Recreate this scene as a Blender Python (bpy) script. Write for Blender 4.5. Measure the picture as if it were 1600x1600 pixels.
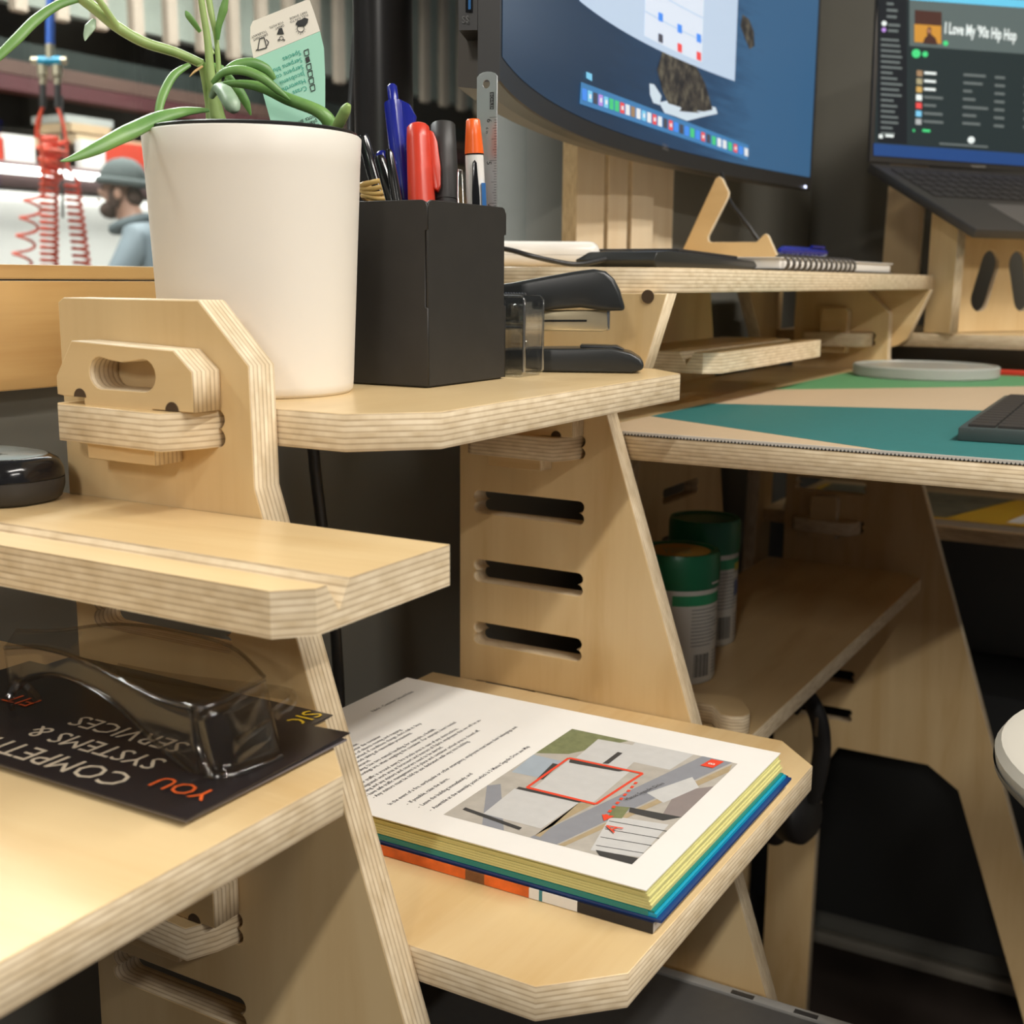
import bpy, bmesh, math, random
from mathutils import Vector, Matrix
random.seed(7)
for o in list(bpy.data.objects): bpy.data.objects.remove(o)
scene = bpy.context.scene
COL = scene.collection
G = 0.32          # the room floor lies 0.32 m below the datum the furniture was measured from
R = math.radians

# ------------------------------------------------------------------ camera
F_PX = 1921.7
PITCH, YAW, ROLL = R(10.728), R(30.081), R(0.4576)
FW = Vector((-math.sin(YAW)*math.cos(PITCH), math.cos(YAW)*math.cos(PITCH), -math.sin(PITCH)))
_r = Vector((math.cos(YAW), math.sin(YAW), 0)); _u = _r.cross(FW)
RT = math.cos(ROLL)*_r + math.sin(ROLL)*_u
UP = -math.sin(ROLL)*_r + math.cos(ROLL)*_u
CAM = Vector((0, 0, 0.84))
cd = bpy.data.cameras.new('camera'); cam = bpy.data.objects.new('camera', cd); COL.objects.link(cam)
m = Matrix((RT, UP, -FW)).transposed().to_4x4(); m.translation = CAM + Vector((0, 0, G)); cam.matrix_world = m
cd.sensor_width = 36; cd.lens = 36*F_PX/1600; cd.clip_start = 0.02; cd.clip_end = 60
cd.dof.use_dof = True; cd.dof.focus_distance = 0.70; cd.dof.aperture_fstop = 13
scene.camera = cam

# ------------------------------------------------------------------ world, large lights, exposure
w = bpy.data.worlds.new('world'); scene.world = w; w.use_nodes = True
w.node_tree.nodes['Background'].inputs[0].default_value = (0.85, 0.90, 1.0, 1)
w.node_tree.nodes['Background'].inputs[1].default_value = 0.13
vs = scene.view_settings
vs.view_transform = 'Standard'; vs.look = 'None'; vs.exposure = -0.17; vs.gamma = 1; vs.use_curve_mapping = False

def area(name, loc, rot, sx, sy, power, col):
    l = bpy.data.lights.new(name, 'AREA'); l.shape = 'RECTANGLE'; l.size = sx; l.size_y = sy
    l.energy = power; l.color = col
    o = bpy.data.objects.new(name, l); COL.objects.link(o); o.location = (loc[0], loc[1], loc[2]+G); o.rotation_euler = rot
    return o
LAMPC = (1.0, 0.955, 0.885)
area('ceiling_lamp_light', (0.66, 0.25, 2.24), (0, 0, 0), 0.09, 1.15, 28, LAMPC)
area('ceiling_lamp_light_rear', (0.66, -2.70, 2.24), (0, 0, 0), 0.09, 1.0, 72, LAMPC)
area('ceiling_lamp_light_back', (0.80, 1.25, 2.24), (0, 0, 0), 0.09, 0.9, 24, LAMPC)
area('ceiling_lamp_light_side', (2.10, -0.30, 2.24), (0, 0, 0), 0.09, 1.15, 52, LAMPC)
area('workshop_lamp_light_near', (-2.3, -1.4, 3.0), (0, R(-30), 0), 0.2, 1.2, 30, (1.0, 0.98, 0.95))
area('workshop_lamp_light', (-3.2, 2.6, 3.3), (0, R(-14), 0), 0.3, 5.0, 350, (1.0, 0.98, 0.95))
area('workshop_lamp_light_far', (-5.2, 5.0, 3.3), (0, 0, 0), 0.3, 5.0, 390, (1.0, 0.98, 0.95))

# ------------------------------------------------------------------ helpers
def ray(u, v): return FW + RT*((u-800)/F_PX) - UP*((v-800)/F_PX)
def at(u, v, x=None, y=None, z=None, d=None):
    """measured picture point -> place on a known plane of the room (or at a known distance)"""
    r = ray(u, v)
    t = (x-CAM.x)/r.x if x is not None else (y-CAM.y)/r.y if y is not None else (z-CAM.z)/r.z if z is not None else d
    return CAM + r*t

def nt(name):
    mt = bpy.data.materials.new(name); mt.use_nodes = True
    t = mt.node_tree; return mt, t, t.nodes['Principled BSDF']
def N(t, typ, **kw):
    n = t.nodes.new(typ)
    for k, v in kw.items():
        if k.startswith('i_'): n.inputs[int(k[2:])].default_value = v
        else: setattr(n, k, v)
    return n
def L(t, a, b): t.links.new(a, b)
def col4(c): return (c[0], c[1], c[2], 1)
MATS = {}
def mat(name, c, rough=0.5, metal=0.0, var=0.08, scale=40, emit=0, spec=0.5, bump=0.0, alpha=None, trans=0, ior=1.45):
    if name in MATS: return MATS[name]
    mt, t, b = nt(name)
    tc = N(t, 'ShaderNodeTexCoord'); no = N(t, 'ShaderNodeTexNoise'); no.inputs['Scale'].default_value = scale; no.inputs['Detail'].default_value = 4
    L(t, tc.outputs['Object'], no.inputs['Vector'])
    mr = N(t, 'ShaderNodeMapRange'); mr.inputs[3].default_value = 1-var; mr.inputs[4].default_value = 1+var
    L(t, no.outputs['Fac'], mr.inputs[0])
    mx = N(t, 'ShaderNodeVectorMath', operation='SCALE'); mx.inputs[0].default_value = c
    L(t, mr.outputs[0], mx.inputs['Scale']); L(t, mx.outputs[0], b.inputs['Base Color'])
    b.inputs['Roughness'].default_value = rough; b.inputs['Metallic'].default_value = metal
    b.inputs['Specular IOR Level'].default_value = spec
    if trans: b.inputs['Transmission Weight'].default_value = trans; b.inputs['IOR'].default_value = ior
    if emit:
        L(t, mx.outputs[0], b.inputs['Emission Color']); b.inputs['Emission Strength'].default_value = emit
    if bump:
        bp = N(t, 'ShaderNodeBump'); bp.inputs['Strength'].default_value = bump; bp.inputs['Distance'].default_value = 0.002
        L(t, no.outputs['Fac'], bp.inputs['Height']); L(t, bp.outputs[0], b.inputs['Normal'])
    MATS[name] = mt; return mt

def ramp(t, stops):
    n = N(t, 'ShaderNodeValToRGB'); e = n.color_ramp.elements
    while len(e) < len(stops): e.new(0.5)
    for i, (p, c) in enumerate(stops): e[i].position = p; e[i].color = col4(c)
    return n

def ply(name, grain='x', light=(0.73, 0.545, 0.295), dark=(0.62, 0.425, 0.20), rough=0.30):
    """birch plywood: veneer on the faces (local z = normal), stacked plies on the edges"""
    mt, t, b = nt(name)
    tc = N(t, 'ShaderNodeTexCoord'); ge = N(t, 'ShaderNodeNewGeometry'); oi = N(t, 'ShaderNodeObjectInfo')
    vt = N(t, 'ShaderNodeVectorTransform', vector_type='NORMAL', convert_from='WORLD', convert_to='OBJECT')
    L(t, ge.outputs['True Normal'], vt.inputs[0])
    sn = N(t, 'ShaderNodeSeparateXYZ'); L(t, vt.outputs[0], sn.inputs[0])
    ab = N(t, 'ShaderNodeMath', operation='ABSOLUTE'); L(t, sn.outputs[2], ab.inputs[0])
    msk = N(t, 'ShaderNodeMath', operation='GREATER_THAN'); L(t, ab.outputs[0], msk.inputs[0]); msk.inputs[1].default_value = 0.75
    # veneer
    of = N(t, 'ShaderNodeVectorMath', operation='SCALE'); of.inputs[0].default_value = (3.1, 7.7, 5.3); L(t, oi.outputs['Random'], of.inputs['Scale'])
    ad = N(t, 'ShaderNodeVectorMath', operation='ADD'); L(t, tc.outputs['Object'], ad.inputs[0]); L(t, of.outputs[0], ad.inputs[1])
    mp = N(t, 'ShaderNodeMapping'); mp.inputs['Scale'].default_value = (2.2, 14, 1) if grain == 'x' else (14, 2.2, 1)
    L(t, ad.outputs[0], mp.inputs[0])
    n1 = N(t, 'ShaderNodeTexNoise'); n1.inputs['Scale'].default_value = 1.5; n1.inputs['Detail'].default_value = 5; n1.inputs['Distortion'].default_value = 0.8
    L(t, mp.outputs[0], n1.inputs['Vector'])
    mp2 = N(t, 'ShaderNodeMapping'); mp2.inputs['Scale'].default_value = (12, 260, 1) if grain == 'x' else (260, 12, 1)
    L(t, ad.outputs[0], mp2.inputs[0])
    n2 = N(t, 'ShaderNodeTexNoise'); n2.inputs['Scale'].default_value = 1.0; n2.inputs['Detail'].default_value = 3
    L(t, mp2.outputs[0], n2.inputs['Vector'])
    mxn = N(t, 'ShaderNodeMix'); mxn.inputs[0].default_value = 0.13; L(t, n1.outputs['Fac'], mxn.inputs[2]); L(t, n2.outputs['Fac'], mxn.inputs[3])
    rf = ramp(t, [(0.33, dark), (0.47, tuple((a*0.6+c*0.4) for a, c in zip(light, dark))), (0.62, light)])
    L(t, mxn.outputs[0], rf.inputs[0])
    # edge plies
    sp = N(t, 'ShaderNodeSeparateXYZ'); L(t, tc.outputs['Object'], sp.inputs[0])
    nw = N(t, 'ShaderNodeTexNoise'); nw.inputs['Scale'].default_value = 25; L(t, ad.outputs[0], nw.inputs['Vector'])
    wob = N(t, 'ShaderNodeMath', operation='MULTIPLY_ADD'); wob.inputs[1].default_value = 0.0005; L(t, nw.outputs['Fac'], wob.inputs[0]); L(t, sp.outputs[2], wob.inputs[2])
    q = N(t, 'ShaderNodeMath', operation='MULTIPLY'); q.inputs[1].default_value = 13/0.018/2; L(t, wob.outputs[0], q.inputs[0])
    fr = N(t, 'ShaderNodeMath', operation='FRACT'); L(t, q.outputs[0], fr.inputs[0])
    fl = N(t, 'ShaderNodeMath', operation='FLOOR'); L(t, q.outputs[0], fl.inputs[0])
    cb = N(t, 'ShaderNodeCombineXYZ'); L(t, sp.outputs[0], cb.inputs[0]); L(t, sp.outputs[1], cb.inputs[1]); L(t, fl.outputs[0], cb.inputs[2])
    n3 = N(t, 'ShaderNodeTexNoise'); n3.inputs['Scale'].default_value = 60; n3.inputs['Detail'].default_value = 3; L(t, cb.outputs[0], n3.inputs['Vector'])
    lt = ramp(t, [(0.3, (0.64, 0.50, 0.31)), (0.65, (0.82, 0.69, 0.49))]); L(t, n3.outputs['Fac'], lt.inputs[0])
    dk = ramp(t, [(0.3, (0.43, 0.315, 0.19)), (0.7, (0.62, 0.48, 0.31))]); L(t, n3.outputs['Fac'], dk.inputs[0])
    sq = ramp(t, [(0.0, (0, 0, 0)), (0.10, (1, 1, 1)), (0.30, (0.9, 0.9, 0.9)), (0.42, (0, 0, 0))]); L(t, fr.outputs[0], sq.inputs[0])
    em = N(t, 'ShaderNodeMix', data_type='RGBA'); L(t, sq.outputs[0], em.inputs[0]); L(t, lt.outputs[0], em.inputs[6]); L(t, dk.outputs[0], em.inputs[7])
    fm = N(t, 'ShaderNodeMix', data_type='RGBA'); L(t, msk.outputs[0], fm.inputs[0]); L(t, em.outputs[2], fm.inputs[6]); L(t, rf.outputs[0], fm.inputs[7])
    L(t, fm.outputs[2], b.inputs['Base Color'])
    rr = N(t, 'ShaderNodeMapRange'); rr.inputs[3].default_value = 0.62; rr.inputs[4].default_value = rough; L(t, msk.outputs[0], rr.inputs[0]); L(t, rr.outputs[0], b.inputs['Roughness'])
    bp = N(t, 'ShaderNodeBump'); bp.inputs['Strength'].default_value = 0.12; bp.inputs['Distance'].default_value = 0.0006
    L(t, mxn.outputs[0], bp.inputs['Height']); L(t, bp.outputs[0], b.inputs['Normal'])
    MATS[name] = mt; return mt
PLYX = ply('birch_ply_grain_x', 'x'); PLYY = ply('birch_ply_grain_y', 'y')
PINE = ply('pine_board', 'x', (0.66, 0.42, 0.17), (0.50, 0.27, 0.09), 0.3)

def clear(name, tint=(0.93, 0.94, 0.94), refl=0.10, rough=0.03, fac=0.55):
    mt, t, b = nt(name); t.nodes.remove(b); out = t.nodes['Material Output']
    tr = N(t, 'ShaderNodeBsdfTransparent'); tr.inputs[0].default_value = col4(tint)
    gl = N(t, 'ShaderNodeBsdfGlossy'); gl.inputs['Roughness'].default_value = rough
    lw = N(t, 'ShaderNodeLayerWeight'); lw.inputs[0].default_value = 0.25
    ma = N(t, 'ShaderNodeMath', operation='MULTIPLY_ADD'); ma.inputs[1].default_value = fac; ma.inputs[2].default_value = refl*0.35
    L(t, lw.outputs['Facing'], ma.inputs[0])
    mx = N(t, 'ShaderNodeMixShader'); L(t, ma.outputs[0], mx.inputs[0]); L(t, tr.outputs[0], mx.inputs[1]); L(t, gl.outputs[0], mx.inputs[2])
    L(t, mx.outputs[0], out.inputs[0]); MATS[name] = mt; return mt

def tag(o, label=None, cat=None, group=None, kind=None):
    if label: o['label'] = label
    if cat: o['category'] = cat
    if group: o['group'] = group
    if kind: o['kind'] = kind
    return o
def empty(name, loc, label, cat, group=None, rz=0):
    o = bpy.data.objects.new(name, None); COL.objects.link(o); o.location = loc; o.rotation_euler = (0, 0, rz); o.empty_display_size = 0.02
    return tag(o, label, cat, group)
def attach(o, parent):
    if parent is None: return o
    bpy_m = Matrix.LocRotScale(parent.location, parent.rotation_euler, None)
    pm = bpy_m
    if parent.parent: pm = Matrix.LocRotScale(parent.parent.location, parent.parent.rotation_euler, None) @ parent.matrix_parent_inverse @ bpy_m
    o.parent = parent; o.matrix_parent_inverse = pm.inverted(); return o
def obj(name, me, mats, parent=None):
    o = bpy.data.objects.new(name, me); COL.objects.link(o)
    if not isinstance(mats, (list, tuple)): mats = [mats]
    if len(me.materials) == 0:
        for mm in mats: me.materials.append(mm)
    return attach(o, parent)

class MB:
    def __init__(s): s.v = []; s.f = []; s.mi = []; s.k = 0
    def add(s, vs_, fs):
        n = len(s.v); s.v += [tuple(p) for p in vs_]; s.f += [tuple(i+n for i in f) for f in fs]; s.mi += [s.k]*len(fs); return s
    def box(s, a, b):
        (x0, y0, z0), (x1, y1, z1) = a, b
        return s.add([(x0,y0,z0),(x1,y0,z0),(x1,y1,z0),(x0,y1,z0),(x0,y0,z1),(x1,y0,z1),(x1,y1,z1),(x0,y1,z1)],
                     [(3,2,1,0),(4,5,6,7),(0,1,5,4),(1,2,6,5),(2,3,7,6),(3,0,4,7)])
    def obox(s, o, ax, ay, az):
        o, ax, ay, az = map(Vector, (o, ax, ay, az))
        P = [o, o+ax, o+ax+ay, o+ay]; P += [p+az for p in P]
        return s.add(P, [(3,2,1,0),(4,5,6,7),(0,1,5,4),(1,2,6,5),(2,3,7,6),(3,0,4,7)])
    def quad(s, *p): return s.add(p, [tuple(range(len(p)))])
    def tube(s, path, rad, n=8, flat=1.0, flatdir=None, caps=True):
        path = [Vector(p) for p in path]; m_ = len(path)
        if not isinstance(rad, (list, tuple)): rad = [rad]*m_
        vs_ = []; prev = None
        for i, p in enumerate(path):
            tn = (path[min(i+1, m_-1)]-path[max(i-1, 0)]).normalized()
            if flatdir is not None:
                a = Vector(flatdir) - tn*Vector(flatdir).dot(tn)
            elif prev is None: a = tn.orthogonal()
            else: a = prev - tn*prev.dot(tn)
            a.normalize(); prev = a; bb = tn.cross(a)
            for j in range(n):
                an = 2*math.pi*j/n
                vs_.append(p + a*(math.cos(an)*rad[i]*flat) + bb*(math.sin(an)*rad[i]))
        fs = [(i*n+j, i*n+(j+1) % n, (i+1)*n+(j+1) % n, (i+1)*n+j) for i in range(m_-1) for j in range(n)]
        if caps: fs += [tuple(range(n-1, -1, -1)), tuple((m_-1)*n+j for j in range(n))]
        return s.add(vs_, fs)
    def lathe(s, prof, o=(0,0,0), axis=(0,0,1), n=32, close=True):
        o = Vector(o); ax = Vector(axis).normalized(); a = ax.orthogonal().normalized(); bb = ax.cross(a); vs_ = []
        for r, h in prof:
            for j in range(n):
                an = 2*math.pi*j/n; vs_.append(o + ax*h + (a*math.cos(an)+bb*math.sin(an))*r)
        k = len(prof); fs = [(i*n+j, i*n+(j+1) % n, (i+1)*n+(j+1) % n, (i+1)*n+j) for i in range(k-1) for j in range(n)]
        if close: fs += [tuple(range(n-1, -1, -1)), tuple((k-1)*n+j for j in range(n))]
        return s.add(vs_, fs)
    def prism(s, poly, fn, t0, t1):
        """poly: 2-D outline, fn(a, b, t) -> point"""
        n = len(poly); vs_ = [fn(a, b, t0) for a, b in poly] + [fn(a, b, t1) for a, b in poly]
        fs = [tuple(range(n-1, -1, -1)), tuple(range(n, 2*n))] + [(i, (i+1) % n, n+(i+1) % n, n+i) for i in range(n)]
        return s.add(vs_, fs)
    def build(s, name, mats, parent=None, smooth=None, bevel=0, seg=2):
        me = bpy.data.meshes.new(name); me.from_pydata(s.v, [], s.f); me.update()
        if not isinstance(mats, (list, tuple)): mats = [mats]
        for mm in mats: me.materials.append(mm)
        for p, k in zip(me.polygons, s.mi): p.material_index = k
        b = bmesh.new(); b.from_mesh(me); bmesh.ops.recalc_face_normals(b, faces=b.faces)
        if bevel:
            es = [e for e in b.edges if e.is_manifold and e.calc_face_angle(0) > R(35)]
            bmesh.ops.bevel(b, geom=es, offset=bevel, segments=seg, profile=0.5, affect='EDGES', clamp_overlap=True)
        b.to_mesh(me); b.free()
        if smooth is None and bevel: smooth = 40
        if smooth:
            me.shade_smooth(); me.set_sharp_from_angle(angle=R(smooth))
        return obj(name, me, mats, parent)

def spline(pts, n=8):
    P = [Vector(p) for p in pts]; out = []
    for i in range(len(P)-1):
        p0, p1, p2, p3 = P[max(i-1, 0)], P[i], P[i+1], P[min(i+2, len(P)-1)]
        for k in range(n):
            t = k/n
            out.append(0.5*((2*p1)+(p2-p0)*t+(2*p0-5*p1+4*p2-p3)*t*t+(3*p1-p0-3*p2+p3)*t*t*t))
    return out+[P[-1]]

def curve_mesh(name, outer, holes, t, bev):
    cu = bpy.data.curves.new(name, 'CURVE'); cu.dimensions = '2D'; cu.fill_mode = 'BOTH'
    for pts in [outer]+list(holes):
        sp_ = cu.splines.new('POLY'); sp_.points.add(len(pts)-1)
        for p, q in zip(sp_.points, pts): p.co = (q[0], q[1], 0, 1)
        sp_.use_cyclic_u = True
    cu.extrude = max(t/2-bev, 0.00001); cu.bevel_depth = bev; cu.bevel_resolution = 1; cu.offset = -bev
    o = bpy.data.objects.new(name+'_tmp', cu); COL.objects.link(o)
    dg = bpy.context.evaluated_depsgraph_get(); me = bpy.data.meshes.new_from_object(o.evaluated_get(dg))
    bpy.data.objects.remove(o); bpy.data.curves.remove(cu); me.name = name; return me
ROTH = (0, 0, 0); ROTP = (R(90), 0, 0); ROTX = (R(90), 0, R(90))
def plate(name, outer, plane, pos, holes=(), t=0.018, mt=None, parent=None, bev=0.0006, origin=None):
    """flat board. plane 'z': outline (x,y), pos = top z; 'y': outline (x,z), pos = near face y; 'x': outline (y,z), pos = room-side face x"""
    ox = sum(p[0] for p in outer)/len(outer); oy = sum(p[1] for p in outer)/len(outer)
    sh = lambda pl: [(p[0]-ox, p[1]-oy) for p in pl]
    me = curve_mesh(name, sh(outer), [sh(h) for h in holes], t, bev)
    o = bpy.data.objects.new(name, me); COL.objects.link(o)
    me.materials.clear(); me.materials.append(mt or PLYX)
    if plane == 'z': o.location = (ox, oy, pos-t/2); o.rotation_euler = ROTH
    elif plane == 'y': o.location = (ox, pos+t/2, oy); o.rotation_euler = ROTP
    else: o.location = (pos-t/2, ox, oy); o.rotation_euler = ROTX
    return attach(o, parent)

def slot(x0, x1, z1, h=0.018):
    """routed slot with two round relief cuts at each end; z1 = upper edge"""
    z0 = z1-h; r = h/4; P = []
    for cz in (z1-r, z0+r):
        for k in range(9):
            a = math.pi/2-math.pi*k/8; P.append((x1-r+r*math.cos(a), cz+r*math.sin(a)))
    for cz in (z0+r, z1-r):
        for k in range(9):
            a = -math.pi/2-math.pi*k/8; P.append((x0+r+r*math.cos(a), cz+r*math.sin(a)))
    return P
def text(s, size, mt, o, rd, upv, parent=None, name='lettering', lift=0.0, sx=1.0, align='LEFT', shear=0.0, spacing=1.0, bold=0.0):
    cu = bpy.data.curves.new(name, 'FONT'); cu.body = s; cu.size = size; cu.align_x = align; cu.shear = shear; cu.offset = bold; cu.space_line = spacing
    cu.resolution_u = 2
    t_ = bpy.data.objects.new(name+'_tmp', cu); COL.objects.link(t_)
    dg = bpy.context.evaluated_depsgraph_get(); me = bpy.data.meshes.new_from_object(t_.evaluated_get(dg))
    bpy.data.objects.remove(t_); bpy.data.curves.remove(cu)
    rd = Vector(rd).normalized(); upv = Vector(upv).normalized(); nn = rd.cross(upv)
    for v in me.vertices: v.co = Vector(o) + rd*(v.co.x*sx) + upv*v.co.y + nn*lift
    me.materials.clear(); me.materials.append(mt); me.name = name
    return obj(name, me, mt, parent)
def join(name, objs, parent=None):
    """several flat prints of one sheet -> one part"""
    bm = bmesh.new(); mats = []
    for o in objs:
        n0 = len(bm.faces); bm.from_mesh(o.data); bm.faces.ensure_lookup_table()
        idx = []
        for mm in o.data.materials:
            if mm not in mats: mats.append(mm)
            idx.append(mats.index(mm))
        for f in bm.faces[n0:]: f.material_index = idx[f.material_index] if idx else 0
    me = bpy.data.meshes.new(name); bm.to_mesh(me); bm.free()
    for mm in mats: me.materials.append(mm)
    for o in objs:
        d_ = o.data; bpy.data.objects.remove(o); bpy.data.meshes.remove(d_)
    return obj(name, me, mats, parent)
# ------------------------------------------------------------------ room shell
WALL = mat('charcoal_wall_paint', (0.158, 0.152, 0.128), 0.65, var=0.10, scale=9)
GREYC = mat('ceiling_white', (0.62, 0.60, 0.56), 0.8)
CARPET = mat('brown_carpet', (0.040, 0.026, 0.018), 0.95, var=0.5, scale=400, bump=0.4)
def struct(o): o['kind'] = 'structure'; return o
XW = -0.62; YB = 2.04; ZF = -0.32; ZC = 2.30
struct(MB().box((XW-0.1, -4.0, ZF-0.05), (3.2, YB+0.1, ZF)).build('floor', CARPET))
struct(MB().box((XW-0.1, -4.0, ZC), (3.2, YB+0.1, ZC+0.05)).build('ceiling', GREYC))
struct(plate('wall_left', [(-4.0, ZF), (YB, ZF), (YB, ZC), (-4.0, ZC)], 'x', XW, [[(-2.2, 0.8375), (1.172, 0.8375), (1.172, 2.05), (-2.2, 2.05)]], 0.1, WALL, bev=0.001))
struct(MB().box((XW-0.1, YB, ZF), (3.2, YB+0.1, ZC)).build('wall_back', WALL))
ALU = mat('brushed_trim', (0.42, 0.38, 0.31), 0.45, 0.2)
struct(MB().box((XW, YB-0.022, ZF), (3.1, YB, ZF+0.022)).build('baseboard_back', ALU, bevel=0.004))
# window with pine frame
win = bpy.data.objects.new('window_1', None); COL.objects.link(win); win.location = (XW, 0.2, 0.773); struct(win)
def board(name, a, b, parent, mt=PINE, grain='y'):
    """plain board as a box whose local z is its face normal (x direction)"""
    (x0, y0, z0), (x1, y1, z1) = a, b
    return plate(name, [(y0, z0), (y1, z0), (y1, z1), (y0, z1)], 'x', x1, (), x1-x0, mt, parent, bev=0.001)
board('sill_board', (-0.72, -2.2, 0.8376), (-0.604, 1.50, 0.8460), win)
board('apron_board', (-0.6199, -2.2, 0.7744), (-0.605, 1.50, 0.8369), win)
PALE = ply('pale_pine_board', 'y', (0.86, 0.71, 0.50), (0.78, 0.61, 0.40), 0.5)
for y0, y1, xf in ((1.172, 1.238, -0.604), (1.2415, 1.291, -0.601), (1.2955, 1.356, -0.598), (1.358, 1.405, -0.612), (1.407, 1.452, -0.614)):
    board('frame_board', (-0.70, y0, 0.8465), (xf, y1, 2.10), win, PALE)
board('head_board', (-0.70, -2.2, 2.05), (-0.604, 1.17, 2.12), win, PALE)
GLASS = clear('window_glass', (0.93, 0.96, 0.95), 0.06)
MB().box((-0.668, -2.19, 0.8465), (-0.664, 1.171, 2.05)).build('pane', GLASS, win)

# ceiling lamps
LEDM = mat('lamp_diffuser', (1.0, 0.92, 0.80), 0.5, emit=6)
TIN = mat('lamp_white_metal', (0.7, 0.7, 0.68), 0.4)
for k, (x, y, s) in enumerate(((0.66, 0.25, 'above the desk corner'), (0.66, -2.70, 'behind the viewer'), (2.10, -0.30, 'over the middle of the room'), (0.80, 1.25, 'over the desk near the back wall'))):
    e = empty('ceiling_lamp', (x, y, ZC), 'long white ceiling lamp '+s, 'lamp', 'linear ceiling lamps')
    MB().box((x-0.06, y-0.6, 2.27), (x+0.06, y+0.6, 2.30)).build('housing', TIN, e, bevel=0.004)
    MB().box((x-0.05, y-0.58, 2.262), (x+0.05, y+0.58, 2.27)).build('diffuser', LEDM, e)

# ------------------------------------------------------------------ plywood desk system
XB = -0.519; XN = -0.391
def front(z): return XN + (0.742-z)*0.333
SLX = (-0.5055, -0.4085)
def panel(name, y, z_top, label, top, slots, cut=True):
    """side panel seen from the end; top: outline points from the neck up to the back edge"""
    out = [(XB, ZF+0.001), (XB+0.07, ZF+0.001)]
    if cut:
        out += [(XB+0.07, 0.150), (-0.425, 0.192), (-0.302, 0.192), (-0.260, 0.164), (front(ZF)-0.055, ZF+0.001)]
    out += [(front(ZF), ZF+0.001), (front(0.742), 0.742)] + top
    o = plate(name, out, 'y', y, [slot(SLX[0], SLX[1], s) for s in slots], 0.018, PLYY)
    return tag(o, label, 'panel', 'upright plywood side panels of the desk')
YA, YBp, YC = 0.433, 0.813, 1.660
lowtop = [(-0.3922, 0.7995), (-0.4225, 0.8290), (XB+0.004, 0.8290), (XB, 0.8265)]
hightop = [(XN, 0.756), (-0.370, 0.770), (-0.3627, 0.778), (-0.3464, 0.8308), (XB, 0.8308)]
SL = (0.676, 0.6205, 0.569, 0.4705)
SA = (0.778, 0.676, 0.520, 0.4715, 0.42, 0.37)
panel('side_panel', YA, 0.829, 'nearest plywood side panel with chamfered top beside the white plant pot', lowtop, SA)
pb = panel('side_panel', YBp, 0.831, 'middle plywood side panel with three empty slots above the open document', hightop, (0.726, 0.676, 0.6205, 0.569, 0.520))
pc = panel('side_panel', YC, 0.831, 'farthest plywood side panel with arched leg opening behind the under-desk shelf', lowtop, (0.774, 0.5735, 0.520, 0.306, 0.25))
bk_ = plate('shelf_bracket', [(-0.405, 0.757), (-0.394, 0.7545), (-0.384, 0.757), (-0.372, 0.766), (-0.3455, 0.8308), (XB, 0.8308), (XB, 0.780), (-0.405, 0.780)], 'y', 1.6785, (), 0.018, PLYX)
tag(bk_, 'flared plywood bracket under the far end of the monitor shelf', 'bracket')
# dark disc painting the shade of a round relief cut on the middle panel
HOLE_SHADE = mat('painted_hole_shade', (0.075, 0.045, 0.022), 0.9)
MB().lathe([(0.0001, 0), (0.0048, 0), (0.0048, 0.0006), (0.0001, 0.0006)], (-0.3608, YBp-0.0006, 0.8285), (0, -1, 0), 16).build('relief_cut_shade', HOLE_SHADE, pb)

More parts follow.
